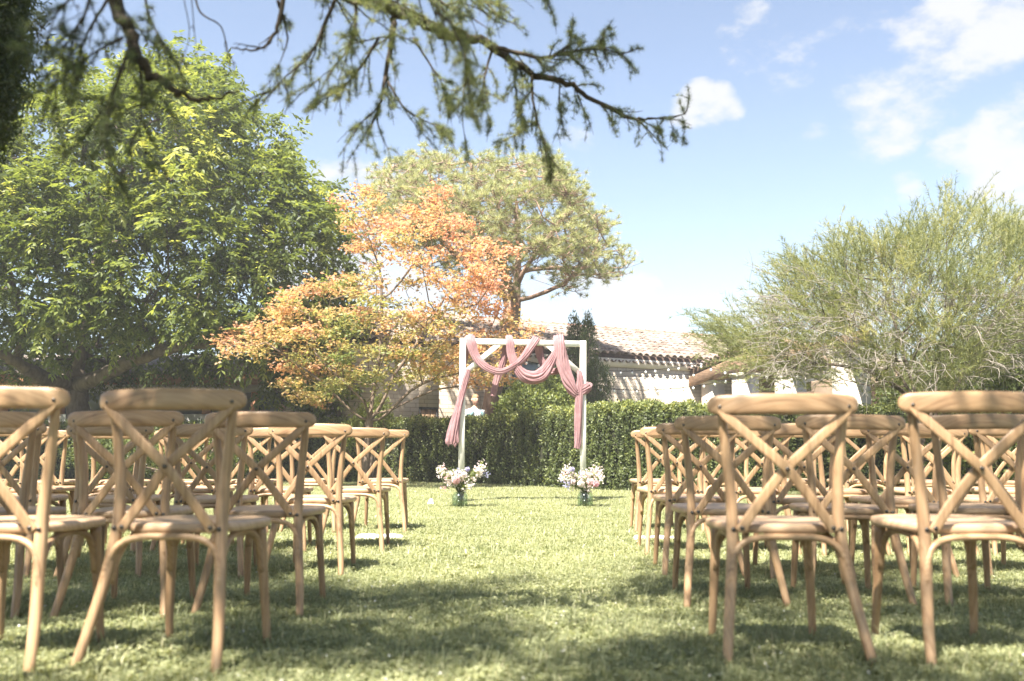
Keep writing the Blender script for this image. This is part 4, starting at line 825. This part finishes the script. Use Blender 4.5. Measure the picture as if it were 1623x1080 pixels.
# --- hedge
def hedge():
    line = np.array([(-16, 19.6), (-9, 19.3), (-3.2, 18.8), (-.6, 17.8), (.8, 16.2), (1.7, 15.2), (3.0, 14.8), (6, 14.7), (11, 14.7)]); hts = np.array([1.22, 1.24, 1.26, 1.28, 1.36, 1.40, 1.38, 1.36, 1.36])
    c = catmull(np.c_[line, hts], 140); TH = .9
    root = empty('hedge', tuple(np.array([*line[3], 0])), 0, 'clipped dense green hedge curving behind the arch and the chairs', 'hedge'); base = np.array([*line[3], 0.])
    t = nrm(np.gradient(c[:, :2], axis=0)); nf = np.c_[t[:, 1], -t[:, 0]]
    mb = MB(); rows = []
    for (o_, zf) in [(-.04, 0), (.02, .3), (.03, .8), (-.02, .93), (-.15, .975), (-TH + .1, .975), (-TH, .9), (-TH, 0)]:
        rows.append(np.c_[c[:, :2] + nf * (o_ - .07 + .03 * rng.normal(size=(140, 1))), c[:, 2] * zf - .03 * (zf > .5)])
    V = np.array(rows); K = 140; n = len(rows); i = np.arange(n - 1)[:, None] * K + np.arange(K - 1)[None]
    mb.add(V.reshape(-1, 3) - base, np.stack([i, i + 1, i + K + 1, i + K], -1).reshape(-1, 4)); mb.build('hedge_core', HEDGE_CORE, root, True)
    # leaves
    N = 150000; u = rng.random(N) * 139; ii = u.astype(int).clip(0, 138); f = (u - ii)[:, None]; cc = c[ii] * (1 - f) + c[ii + 1] * f; nn = nrm(nf[ii])
    s = rng.random(N) * 1.36; front = s < 1.0; zf = np.where(front, s, 1.0); off = np.where(front, 0, -(s - 1.0) / .36 * TH)
    rnd = np.clip((zf - .86) / .14, 0, 1) ** 2 * .12 * front
    lump = .05 * np.sin(u * .9 + 3 * zf) + .04 * np.sin(u * 2.3 + 7 * zf + 1) + .04 * np.sin(u * 5.1 - 5 * zf)
    pos = np.c_[cc[:, :2] + nn * (off - rnd + lump * front + rng.normal(size=N) * .035)[:, None], cc[:, 2] * zf + (rng.normal(size=N) * .03 + lump * .5) * (~front) + rng.normal(size=N) * .01]
    pos[:, 2] = np.maximum(pos[:, 2], .02)
    low = (zf < .25) & front; pos[low, :2] += nn[low] * (.10 * rng.random(low.sum()))[:, None]
    outn = np.where(front[:, None], np.c_[nn, np.full(N, .35)], np.c_[nn * .2, np.ones(N)]); nv = nrm(outn + rng.normal(size=(N, 3)) * .55)
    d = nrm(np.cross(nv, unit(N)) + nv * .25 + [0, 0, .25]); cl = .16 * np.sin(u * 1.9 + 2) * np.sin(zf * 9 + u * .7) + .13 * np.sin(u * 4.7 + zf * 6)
    tint = np.clip(.36 + cl + rng.normal(size=N) * .16 + .25 * (zf > .93), 0, 1); sz = rng.uniform(.034, .058, N)  # top leaves paler: the sunlit upper rim is put into the tint
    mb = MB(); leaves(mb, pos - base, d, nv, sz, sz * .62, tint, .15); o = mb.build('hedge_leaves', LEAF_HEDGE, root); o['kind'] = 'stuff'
hedge()

def bush(name, label, cat, lobes, n, size, mat, trunk=None, up=.3, aspect=.5, group=None, tn=.5, needle=False, core=True):
    """lobes: (px,py,Y,rx m,rz m)"""
    c0 = P(lobes[0][0], lobes[0][1], lobes[0][2]); base = np.array([c0[0], c0[1], 0.]); root = empty(name, tuple(base), 0, label, cat, group)
    vols = np.array([l[3] ** 2 * l[4] for l in lobes]) ** .7; cnt = (vols / vols.sum() * n).astype(int); mb = MB(); tw = MB()
    for (px, py, Y, rx, rz), m in zip(lobes, cnt):
        c = P(px, py, Y) - base; u = unit(m); rr = (1 - .45 * rng.random(m) ** 1.6)[:, None]; wob = 1 + .16 * np.sin(u[:, 0:1] * 7 + px) * np.sin(u[:, 2:3] * 9 + py) + .08 * rng.normal(size=(m, 1))
        p = c + u * rr * wob * [rx, rx, rz]; p[:, 2] = np.maximum(p[:, 2], .03)
        nv = nrm(u + rng.normal(size=(m, 3)) * .6); d = nrm(u * .5 + unit(m) * .7 + [0, 0, up]); sz = rng.uniform(.7, 1.3, m) * size
        cl = .15 * np.sin(u[:, 0] * 8 + px * .1) * np.sin(u[:, 2] * 11)
        leaves(mb, p, d, nv, sz, sz * aspect, np.clip(tn + cl + rng.normal(size=m) * .15, 0, 1), .2)
        for j in range(9):
            e = c + unit(1)[0] * [rx * .8, rx * .8, rz * .8]; s = np.array([0 + rng.normal() * .03, rng.normal() * .03, 0.0]); tube(tw, catmull([s, (s + e) / 2 + rng.normal(size=3) * .05, e], 5), np.linspace(.03, .008, 5), 5)
    tw.build('trunk' if cat == 'tree' else 'stems', BARKM, root, True)
    o = mb.build('crown' if cat == 'tree' else 'foliage', mat, root); o['kind'] = 'stuff'; return root
bush('cypress_tree', 'slim dark green twin-tipped cypress against the stone wall right of the arch', 'tree', [(918, 640, 20.6, .48, .75), (911, 570, 20.6, .30, .8), (911, 530, 20.6, .16, .5), (931, 560, 20.5, .26, .9), (932, 528, 20.5, .14, .42), (944, 610, 20.5, .40, .6), (930, 660, 20.5, .55, .6)], 24000, .055, LEAF_CYP, up=1.3, aspect=.35, tn=.45)
bush('cypress_tree', 'narrow dark cypress directly right of the pine trunk', 'tree', [(790, 650, 21.2, .2, .6), (794, 600, 21.2, .16, .6), (790, 690, 21.2, .22, .5)], 6000, .055, LEAF_CYP, up=1.3, aspect=.35, tn=.3)
bush('garden_shrub', 'light green leafy shrub under the barn window behind the hedge', 'shrub', [(850, 650, 19.8, .75, .55), (830, 630, 19.8, .35, .4), (868, 615, 19.8, .35, .45), (890, 640, 19.6, .4, .4), (815, 650, 19.8, .4, .35)], 12000, .09, LEAF_SHRUB, tn=.55)
bush('garden_shrub', 'sparse yellow-green shrub at the foot of the orange tree', 'shrub', [(588, 668, 17.2, .35, .35), (560, 690, 17.3, .3, .3), (600, 655, 17.2, .25, .3)], 4200, .06, LEAF_SHRUB, tn=.7)
bush('garden_shrub', 'dark green shrub under the tamarisk at the right edge', 'shrub', [(1590, 690, 11.6, .7, .55), (1650, 670, 11.8, .8, .7), (1530, 720, 11.9, .5, .4), (1610, 640, 12.0, .7, .4)], 17000, .07, LEAF_HEDGE, tn=.4)
bush('garden_shrub', 'leafy dark shrub behind the left chairs beside the walnut trunk', 'shrub', [(330, 720, 15.5, .8, .5), (200, 715, 16, .9, .5)], 12000, .06, LEAF_HEDGE, tn=.35)

bush('evergreen_shrub', 'tall dark evergreen mass behind the trunk of the tamarisk at the right', 'shrub', [(1490, 620, 17, .9, .75), (1570, 590, 17, 1.1, 1.0), (1660, 570, 17, 1.3, 1.3), (1440, 640, 17, .6, .5)], 26000, .09, LEAF_HEDGE, tn=.35)

# --- cedar overhead
def cedar():
    base = np.array([-4.6, .2, 0.]); root = empty('cedar_tree', tuple(base), 0, 'large cedar overhanging from the upper left with drooping needled boughs', 'tree')
    wood = MB(); nd = MB()
    top = base + [0.1, 0.2, 9.5]; tube(wood, catmull([base, base + [.05, 0, 2], base + [.1, .1, 5], top], 14) - base, np.linspace(.42, .10, 14), 14); 
    def spurs(p, tn, n, L=.026, spread=1., W_=.00125):
        """rosettes of needles at points p"""
        m = len(p); q = np.repeat(p, n, 0); d = nrm(unit(len(q)) + [0, 0, .35]); tt = np.repeat(np.clip(rng.normal(tn, .18, m), 0, 1), n)
        needles(nd, q - base, d, rng.uniform(.7, 1.2, len(q)) * L, W_, np.clip(tt + rng.normal(size=len(q)) * .08, 0, 1))
    def limb(pts, r0, r1, twigs, tl, need=True, tn=.5, dn=1.0, fan=None):
        """pts: (px,py,Y) or world; side twigs droop"""
        w = np.array([P(*p) if len(p) == 3 and abs(p[0]) > 12 else np.array(p, float) for p in pts]); n = max(12, len(pts) * 5); pth = catmull(w, n); pth[1:-1] += rng.normal(size=(n - 2, 3)) * r0 * .18
        tube(wood, pth - base, np.linspace(r0, r1, n), 8); seg = np.linalg.norm(np.diff(pth, axis=0), axis=1).sum()
        T = nrm(np.gradient(pth, axis=0))
        for k in range(twigs):
            i = rng.integers(int(n * .15), n); sd = nrm(np.cross(T[i], [0, 0, 1.])) * rng.choice([-1, 1]); d = nrm(T[i] * rng.uniform(.2, .9) + sd * rng.uniform(.1, .9) + np.array([0, 0, rng.uniform(-.55, .35)])); L = tl * rng.uniform(.4, 1.1)
            a = pth[i]; tp = [a]; 
            for s_ in range(5): d = nrm(d + rng.normal(size=3) * .16 + [0, 0, -.06]); tp.append(tp[-1] + d * L / 5)
            tp = catmull(tp, 12); tube(wood, tp - base, np.linspace(min(.0036, r0 * .45), .0010, 12), 5)
            subs = [tp]
            for s_ in range(rng.integers(1, 5)):
                j = rng.integers(3, 10); dd = nrm(nrm(tp[j] - tp[j - 1]) + rng.normal(size=3) * .6); l2 = L * rng.uniform(.2, .45); st_ = catmull([tp[j], tp[j] + dd * l2 * .5, tp[j] + dd * l2 + [0, 0, -.02]], 8); tube(wood, st_ - base, np.linspace(.0016, .0008, 8), 4); subs.append(st_)
            if need:
                for s_ in subs:
                    ln = np.linalg.norm(np.diff(s_, axis=0), axis=1).sum(); m = max(2, int(ln / .021 * dn)); u = rng.random(m) * (len(s_) - 1); ii = u.astype(int).clip(0, len(s_) - 2); f = (u - ii)[:, None]
                    spurs(s_[ii] * (1 - f) + s_[ii + 1] * f, tn, 24)
    # main visible limb running right
    limb([(base[0], base[1], 4.6), (-2.6, 1.6, 3.9), (420, -120, 3.2), (540, -20, 3.3), (600, 4, 3.35), (655, 27, 3.4), (700, 50, 3.45), (745, 58, 3.5), (793, 82, 3.55), (847, 118, 3.6), (896, 130, 3.65), (940, 158, 3.7), (985, 182, 3.75), (1029, 190, 3.8), (1078, 183, 3.85)], .036, .0022, 0, .3)
    limb([(655, 27, 3.4), (700, 50, 3.45), (745, 58, 3.5), (793, 82, 3.55), (847, 118, 3.6), (896, 130, 3.65), (940, 158, 3.7), (985, 182, 3.75), (1029, 190, 3.8), (1085, 181, 3.85)], .010, .002, 30, .20)
    for (px, py) in ((1040, 190), (1060, 186), (1080, 182)): limb([(px, py, 3.85), (px + 6, py + 18, 3.85), (px + 2, py + 34, 3.86)], .002, .001, 3, .07)
    limb([(775, 70, 3.55), (820, 84, 3.5), (860, 92, 3.5), (905, 82, 3.5), (950, 78, 3.5), (985, 86, 3.5)], .010, .002, 28, .15, dn=1.0)
    limb([(940, 80, 3.5), (955, 62, 3.5), (958, 45, 3.5)], .004, .002, 8, .09, dn=1.3)
    limb([(870, 92, 3.5), (900, 72, 3.5), (905, 60, 3.5)], .004, .002, 8, .10, dn=1.3)
    limb([(625, 15, 3.38), (622, 60, 3.36), (612, 110, 3.34), (604, 160, 3.32), (596, 185, 3.3)], .014, .003, 16, .26)
    limb([(615, 130, 3.34), (640, 170, 3.3), (670, 190, 3.3), (705, 205, 3.3)], .005, .0015, 14, .14)
    limb([(535, -10, 3.2), (512, 45, 3.2), (490, 90, 3.2), (455, 120, 3.2), (428, 145, 3.2)], .008, .001, 12, .18)
    limb([(600, 60, 3.3), (570, 110, 3.3), (540, 140, 3.3), (510, 160, 3.3)], .006, .001, 16, .18, tn=.7)
    limb([(565, 0, 3.2), (560, 50, 3.2), (540, 95, 3.2), (500, 130, 3.2)], .006, .001, 14, .2)
    limb([(655, 60, 3.4), (680, 100, 3.4), (705, 140, 3.4), (715, 175, 3.4)], .005, .001, 14, .15)
    limb([(780, 79, 3.55), (770, 115, 3.5), (765, 150, 3.5), (774, 184, 3.5)], .006, .001, 14, .14)
    limb([(738, 60, 3.5), (737, 120, 3.45), (733, 180, 3.45), (738, 230, 3.45)], .005, .001, 12, .12, dn=.7)
    limb([(843, 118, 3.6), (845, 160, 3.6), (856, 205, 3.6), (872, 250, 3.6)], .007, .0012, 20, .14)
    limb([(818, 100, 3.6), (817, 140, 3.6), (828, 190, 3.6)], .005, .001, 14, .13)
    limb([(852, 190, 3.6), (825, 210, 3.6), (790, 225, 3.6)], .003, .001, 12, .11, tn=.7)
    limb([(888, 130, 3.65), (886, 160, 3.65), (892, 195, 3.65)], .004, .001, 8, .1)
    limb([(690, 20, 2.4), (715, 40, 2.35), (735, 90, 2.3), (742, 150, 2.3)], .005, .001, 18, .12, tn=.8)
    limb([(480, -60, 3.0), (450, 0, 3.0), (437, 50, 3.0), (412, 78, 3.0), (366, 76, 3.0)], .011, .0022, 4, .12, need=False)
    limb([(440, 0, 3.0), (455, 60, 3.05), (440, 110, 3.05)], .006, .001, 6, .14, dn=.6)
    limb([(305, -20, 3.0), (318, 20, 3.0), (350, 42, 3.0), (362, 85, 3.0), (374, 102, 3.0)], .004, .001, 3, .08, need=False)
    limb([(862, -20, 3.4), (868, 5, 3.4), (875, 18, 3.4)], .004, .001, 7, .08)
    for x0, x1, y1 in ((560, 640, 10), (640, 720, 15), (700, 780, 5), (490, 560, 5)):
        limb([(x0, -40, 3.2), ((x0 + x1) / 2, -10, 3.2), (x1, y1, 3.2)], .012, .002, 16, .25)
    # nearer limb at the left
    limb([(base[0], base[1], 3.9), (-2.4, 1.2, 3.2), (120, -120, 2.6), (165, -30, 2.6), (190, 22, 2.6), (207, 62, 2.6), (228, 102, 2.6), (258, 130, 2.6), (292, 150, 2.6), (330, 158, 2.6), (380, 144, 2.6)], .032, .0035, 0, .2)
    limb([(165, -30, 2.6), (190, 22, 2.6), (207, 62, 2.6), (228, 102, 2.6), (258, 130, 2.6)], .006, .002, 15, .2, tn=.35, dn=.8)
    for pts in ([(145, -20, 2.4), (135, 20, 2.4), (110, 60, 2.4), (85, 110, 2.4)], [(205, 80, 2.6), (190, 120, 2.5), (165, 170, 2.5), (125, 225, 2.5), (90, 265, 2.5)], [(170, 0, 2.5), (140, 50, 2.5), (120, 100, 2.5), (80, 140, 2.5)], [(222, 100, 2.6), (225, 150, 2.6), (222, 210, 2.6), (235, 250, 2.6)],
                [(195, 60, 2.5), (165, 75, 2.5), (130, 95, 2.5), (85, 120, 2.5)], [(225, -30, 2.8), (235, 20, 2.8), (250, 55, 2.8), (262, 90, 2.8)], [(150, -20, 2.3), (110, 0, 2.3), (85, 30, 2.3), (75, 70, 2.3)], [(200, 90, 2.4), (180, 150, 2.4), (170, 210, 2.4), (175, 270, 2.4)]):
        limb(pts, .005, .001, 9, .17, tn=.3, dn=.8)
    for pts in ([(288, -20, 2.8), (300, 50, 2.8), (290, 95, 2.8)], [(302, -20, 2.8), (309, 60, 2.8), (313, 100, 2.8)], [(60, 60, 2.2), (95, 40, 2.2), (150, 10, 2.2)]): limb(pts, .0018, .001, 1, .06, need=False)
    # dense dark bough hanging at the far left
    poly = [(-260, -160), (46, -160), (46, 10), (42, 60), (34, 110), (24, 150), (10, 185), (-10, 215), (-24, 235), (-40, 250), (-260, 250)]
    q = sample_crown(poly, 4.4, .7, 1500, .3, 60); spn = q; 
    for a in q[::12]: tube(wood, catmull([np.array([-2.6, 3.6, 4.2]), (np.array([-2.6, 3.6, 4.2]) + a) / 2 + [0, 0, .15], a], 6) - base, np.linspace(.012, .002, 6), 4)
    k = 62; qq = np.repeat(q, k, 0) + rng.normal(size=(len(q) * k, 3)) * .045; dq = nrm(unit(len(qq)) + [0, 0, -.5]); needles(nd, qq - base, dq, rng.uniform(.03, .06, len(qq)), .011, np.clip(rng.normal(.0, .08, len(qq)), 0, 1))
    # high canopy above the lawn (gives the dappled shade)
    cot = 1 / math.tan(R(SUN_EL)); C_ = []
    tries = 0
    def shade(gx, gy):
        n_ = math.sin(gx * 1.25 + .6 * math.sin(gy * 1.7) + .5) * math.sin(gy * 1.5 + .8 * gx + 1.2) + .55 * math.sin(gx * 2.9 + gy * 2.1) * math.sin(gy * 3.3 - gx * 1.1 + 2)
        lim = 4.5 + .35 * math.sin(gx * 1.3) + (.7 if gx > .8 else 0) + (.2 if gx < -1 else 0)
        if gy > lim + .9: return 0
        return max(0.0, min(1.0, (1.1 - 1.1 * max(0, n_ + .08)))) * min(1, (lim + .9 - gy) / .9)
    while len(C_) < 3000:
        gx, gy = rng.uniform(-6.5, 6.5), rng.uniform(-3.5, 5.9)
        if rng.random() > shade(gx, gy): continue
        z = rng.uniform(4.6, 6.6); C_.append((gx + sun_h[0] * cot * z, gy + sun_h[1] * cot * z, z))
    C_ = np.array(C_); limbs = [[base + [.05, .05, 4.6], base + [2, -1, 5.2], base + [4.5, -1.2, 5.4], base + [7, -.5, 5.3]], [base + [.1, .1, 5.5], base + [1.5, 1, 6], base + [3.5, 1.6, 6.2], base + [6, 1.8, 6.2]], [base + [0, 0, 5], base + [-1, -1.5, 5.5], base + [-1, -3, 5.6]], [base + [.05, .05, 5.2], base + [1, -2, 5.8], base + [3, -3.4, 6]]]
    nodes, par, r, isT = grow([[base + [.05, 0, 4.2], base + [.08, .1, 6.5]]] + limbs, C_[::3], .006, 2.2, .25, .5, .05, maxr=.12); skin_branches(wood, nodes - base, par, r)
    k = 110; qq = np.repeat(C_, k, 0) + rng.normal(size=(len(C_) * k, 3)) * [.15, .15, .04]; dq = nrm(unit(len(qq)) * [1, 1, .5]); needles(nd, qq - base, dq, rng.uniform(.05, .12, len(qq)), .03, np.clip(rng.normal(.45, .15, len(qq)), 0, 1))
    wood.build('trunk', BARKD, root, True); o = nd.build('crown', NEEDLE_CEDAR, root); o['kind'] = 'stuff'
cedar()

# ------------------------------------------------------------------ string lights
BULB = basic('frosted_white_bulb', (.85, .85, .82), .25, spec=.6, var=.01); WIRE = basic('black_cable', (.02, .02, .02), .6)
sb = MB(); lathe(sb, [(.001, -.075), (.022, -.06), (.030, -.04), (.024, -.018), (.014, -.004)], 10); bme = sb.mesh('bulb', True); bme.materials.append(BULB)
sb = MB(); lathe(sb, [(.001, .03), (.014, .028), (.016, -.006), (.001, -.008)], 8); sme = sb.mesh('socket', True); sme.materials.append(WIRE)
def string_lights(a, b, sag, n, lab):
    root = empty('string_light', tuple(a), 0, lab, 'string lights', 'strings of festoon bulbs across the barn wall'); a = np.array(a); b = np.array(b); u = np.linspace(0, 1, 40)[:, None]
    p = a * (1 - u) + b * u; p[:, 2] -= sag * 4 * u[:, 0] * (1 - u[:, 0]); mb = MB(); tube(mb, p - a, .0065, 5); mb.build('cable', WIRE, root, True)
    for k in range(n):
        t = (k + .5 + rng.uniform(-.12, .12)) / n; q = a * (1 - t) + b * t; q[2] -= sag * 4 * t * (1 - t) + .01; s_ = link('socket', sme, root); s_.location = tuple(q - a); o = link('bulb', bme, root); o.location = tuple(q - a)
string_lights(P(800, 565, 19.6), P(1122, 573, 22.5), .28, 16, 'highest festoon cable with white bulbs just below the barn eave')
string_lights(P(795, 585, 19.6), P(1105, 592, 23.5), .12, 18, 'middle festoon cable with white bulbs crossing the barn wall')
string_lights(P(790, 575, 19.8), P(1160, 600, 21), .42, 20, 'lowest sagging festoon cable ending at the first porch pier')
string_lights(P(1100, 575, 22), P(1400, 560, 16), .35, 12, 'festoon cable running in front of the porch piers behind the tamarisk')

# ------------------------------------------------------------------ people
SKIN = basic('skin', (.62, .38, .28), .55, var=.05)
def skinned(name, edges_pts, edges, radii, mats, matfn, parent):
    me = bpy.data.meshes.new(name); me.from_pydata([tuple(p) for p in edges_pts], edges, []); o = bpy.data.objects.new(name, me); COL.objects.link(o)
    md = o.modifiers.new('s', 'SKIN'); md.use_smooth_shade = True
    for v, r_ in zip(me.skin_vertices[0].data, radii): v.radius = r_ if isinstance(r_, tuple) else (r_, r_)
    me.skin_vertices[0].data[0].use_root = True
    ss = o.modifiers.new('ss', 'SUBSURF'); ss.levels = 2; ss.render_levels = 2
    dg = bpy.context.evaluated_depsgraph_get(); ev = o.evaluated_get(dg); m2 = bpy.data.meshes.new_from_object(ev); bpy.data.objects.remove(o); m2.name = name; m2.materials.clear()
    for m in mats: m2.materials.append(m)
    for p in m2.polygons: p.material_index = matfn(p.center); p.use_smooth = True
    return link(name, m2, parent)
def person(px, pytop, Y, face, shirt, trousers, hair, label, vest=None, glasses=False, hairlong=False):
    top = P(px, pytop, Y); H = min(1.9, max(1.62, top[2])); k = H / 1.78; zoff = top[2] - H
    root = empty('person', (top[0], Y, zoff), face, label, 'person'); s = k
    SH = basic('shirt', shirt, .8, var=.08, scale=30); TR = basic('trousers', trousers, .8); HR = basic('hair', hair, .7, var=.3, scale=60, stretch=(1, 1, .3))
    pts = [(0, 0, .95), (0, .0, 1.12), (0, -.01, 1.30), (0, -.005, 1.42), (0, 0, 1.50), (0, .015, 1.56),
           (.09, 0, .90), (.10, .01, .50), (.11, -.02, .08), (.11, .12, .03), (-.09, 0, .90), (-.10, .01, .50), (-.11, -.02, .08), (-.11, .12, .03),
           (.17, -.01, 1.42), (.235, -.03, 1.16), (.235, .08, .93), (.23, .11, .85), (-.17, -.01, 1.42), (-.235, -.03, 1.16), (-.235, .08, .93), (-.23, .11, .85)]
    rad = [(.15, .11), (.145, .105), (.165, .115), (.13, .09), .06, .055, .085, .062, .042, .034, .085, .062, .042, .034, .062, .045, .032, .030, .062, .045, .032, .030]
    ed = [(0, 1), (1, 2), (2, 3), (3, 4), (4, 5), (0, 6), (6, 7), (7, 8), (8, 9), (0, 10), (10, 11), (11, 12), (12, 13), (3, 14), (14, 15), (15, 16), (16, 17), (3, 18), (18, 19), (19, 20), (20, 21)]
    for sd, w in ((1, 17), (-1, 21)):   # hands: five fingers each
        for fi, (ox, L) in enumerate(((-.03, .07), (-.01, .08), (.01, .075), (.03, .06), (-.045, .05))):
            b = len(pts); a = pts[w]; pts += [(a[0] + ox * .7, a[1] + .02, a[2] - .045), (a[0] + ox, a[1] + .035, a[2] - .045 - L * .5), (a[0] + ox, a[1] + .02 - 0 * fi, a[2] - .045 - L)]
            rad += [.011, .009, .008]; ed += [(w, b), (b, b + 1), (b + 1, b + 2)]
    pts = [tuple(np.array(p) * s) for p in pts]; rad = [tuple(np.array(r_) * s) if isinstance(r_, tuple) else r_ * s for r_ in rad]
    def mf(c):
        z = c.z / s
        if z > 1.485: return 0
        if abs(c.x) / s > .19 and z < .93 and z > .6: return 0
        if z < .97: return 2 if z > .1 else 3
        return 1
    skinned('body', pts, ed, rad, [SKIN, SH, TR, DKFRAME], mf, root)
    # head with face
    mb = MB(); nu, nvv = 28, 20; th = np.linspace(0, np.pi, nvv); ph = np.linspace(0, 2 * np.pi, nu, endpoint=False); TH_, PH = np.meshgrid(th, ph, indexing='ij')
    X = np.sin(TH_) * np.cos(PH); Yh = np.sin(TH_) * np.sin(PH); Z = np.cos(TH_); jaw = np.where(Z < 0, 1 + .28 * Z, 1.0); V = np.stack([X * .075 * jaw, Yh * .095 * np.where(Z < 0, 1 + .12 * Z, 1), Z * .118], -1)
    fr = np.clip(Yh, 0, 1); V[..., 1] += .020 * np.exp(-((X / .16) ** 2 + ((Z + .12) / .20) ** 2)) * (Yh > 0); V[..., 1] -= .010 * np.exp(-(((np.abs(X) - .42) / .16) ** 2 + ((Z - .08) / .13) ** 2)) * (Yh > 0); V[..., 1] += .006 * np.exp(-((X / .3) ** 2 + ((Z + .52) / .08) ** 2)) * (Yh > 0)
    i = np.arange(nvv - 1)[:, None] * nu + np.arange(nu)[None]; i2 = np.arange(nvv - 1)[:, None] * nu + (np.arange(nu)[None] + 1) % nu
    hc = np.array([0, .02, 1.662]) * s; mb.add(V.reshape(-1, 3) * s + hc, np.stack([i, i2, i2 + nu, i + nu], -1).reshape(-1, 4)); hd = mb.build('head', SKIN, root, True)
    for sd in (-1, 1):
        mb = MB(); tube(mb, np.array([hc + np.array([sd * .076, .0, -.025]) * s, hc + np.array([sd * .082, -.006, 0.0]) * s, hc + np.array([sd * .079, -.008, .025]) * s]), np.array([.008, .014, .010]) * s, 6); mb.build('ear', SKIN, hd, True)
        mb = MB(); e = hc + np.array([sd * .031, .087, .010]) * s; lathe(mb, [(.001, -.008), (.009, 0), (.001, .008)], 8, e); mb.build('eye', DKFRAME, hd, True)
    mb = MB(); box(mb, hc + np.array([0, .096, -.055]) * s, (.045 * s, .006, .008 * s)); mb.build('mouth', basic('lips', (.42, .17, .15), .6), hd)
    hv = V * 1.09; m = (Z > .28) | ((Yh < -.1) & (Z > (-.75 if hairlong else -.35))) ; mb = MB(); Vh = hv.copy(); Vh[~m] = V[~m] * .9; Vh[..., 2] += .006
    mb.add(Vh.reshape(-1, 3) * s + hc, np.stack([i, i2, i2 + nu, i + nu], -1).reshape(-1, 4)); mb.build('hair', HR, root, True)
    if vest:
        VM = basic('vest_cloth', vest, .8, var=.1, scale=40); mb = MB(); kk = 24; a = np.linspace(0, 2 * np.pi, kk, endpoint=False); prof = [(.97, .172, .128), (1.12, .165, .122), (1.28, .182, .132), (1.38, .165, .125), (1.455, .115, .098), (1.475, .09, .085)]
        for lo in range(len(prof) - 1):
            pass
        Vv = np.vstack([np.c_[np.cos(a) * rx, np.sin(a) * ry - .005, np.full(kk, z)] for z, rx, ry in [(a_, b_ * 1.22, c_ * 1.25) for a_, b_, c_ in prof]]); q = []
        for lo in range(len(prof) - 1):
            for j in range(kk):
                ang = (j + .5) / kk * 360
                if abs(ang - 90) < 8 + 9 * lo and lo >= 1: continue
                q.append((lo * kk + j, lo * kk + (j + 1) % kk, (lo + 1) * kk + (j + 1) % kk, (lo + 1) * kk + j))
        mb.add(Vv * s, q); o = mb.build('vest', VM, root, True); o.modifiers.new('thick', 'SOLIDIFY').thickness = .012
    if glasses:
        mb = MB()
        for sd in (-1, 1): box(mb, hc + np.array([sd * .032, .104, .010]) * s, (.05 * s, .01, .032 * s))
        box(mb, hc + np.array([0, .106, .012]) * s, (.02 * s, .008, .006)); mb.build('sunglasses', DKFRAME, root)
    return root
person(753, 625.5, 19.9, R(205), (.78, .80, .82), (.12, .16, .2), (.36, .22, .13), 'person with short fair hair, white shirt and teal vest walking behind the arch', vest=(.17, .30, .33))
person(449, 636, 21.3, R(140), (.75, .76, .80), (.1, .1, .12), (.05, .03, .02), 'dark-haired person in a white shirt behind the hedge near the pavilion', None)
person(534, 642, 21.0, R(170), (.12, .24, .42), (.1, .1, .12), (.08, .04, .03), 'person in sunglasses and blue patterned shirt beneath the orange tree', glasses=True)
person(598, 641, 20.4, R(150), (.42, .52, .60), (.1, .1, .12), (.40, .35, .31), 'grey-haired person in a pale blue top behind the orange tree stems')
person(72, 645, 20.6, R(120), (.16, .24, .22), (.1, .1, .12), (.10, .09, .08), 'person in a dark green top glimpsed between chair backs at far left')

# ------------------------------------------------------------------ air
HAZE = 0.0024  # added haze volume, lifts dark shadows for a washed-out look
if HAZE:
    m, nt, n, l, out = newmat('shadow_lift_haze'); pv = n.new('ShaderNodeVolumePrincipled'); pv.inputs['Density'].default_value = HAZE; pv.inputs['Color'].default_value = (.95, .95, .95, 1); pv.inputs['Anisotropy'].default_value = .2
    l.new(pv.outputs[0], out.inputs['Volume']); mb = MB(); box(mb, (0, 100, 5.0), (540, 420, 12.4)); tag(mb.build('haze', m), 'thin pale haze added over the whole garden to lift the shadows', kind='stuff')
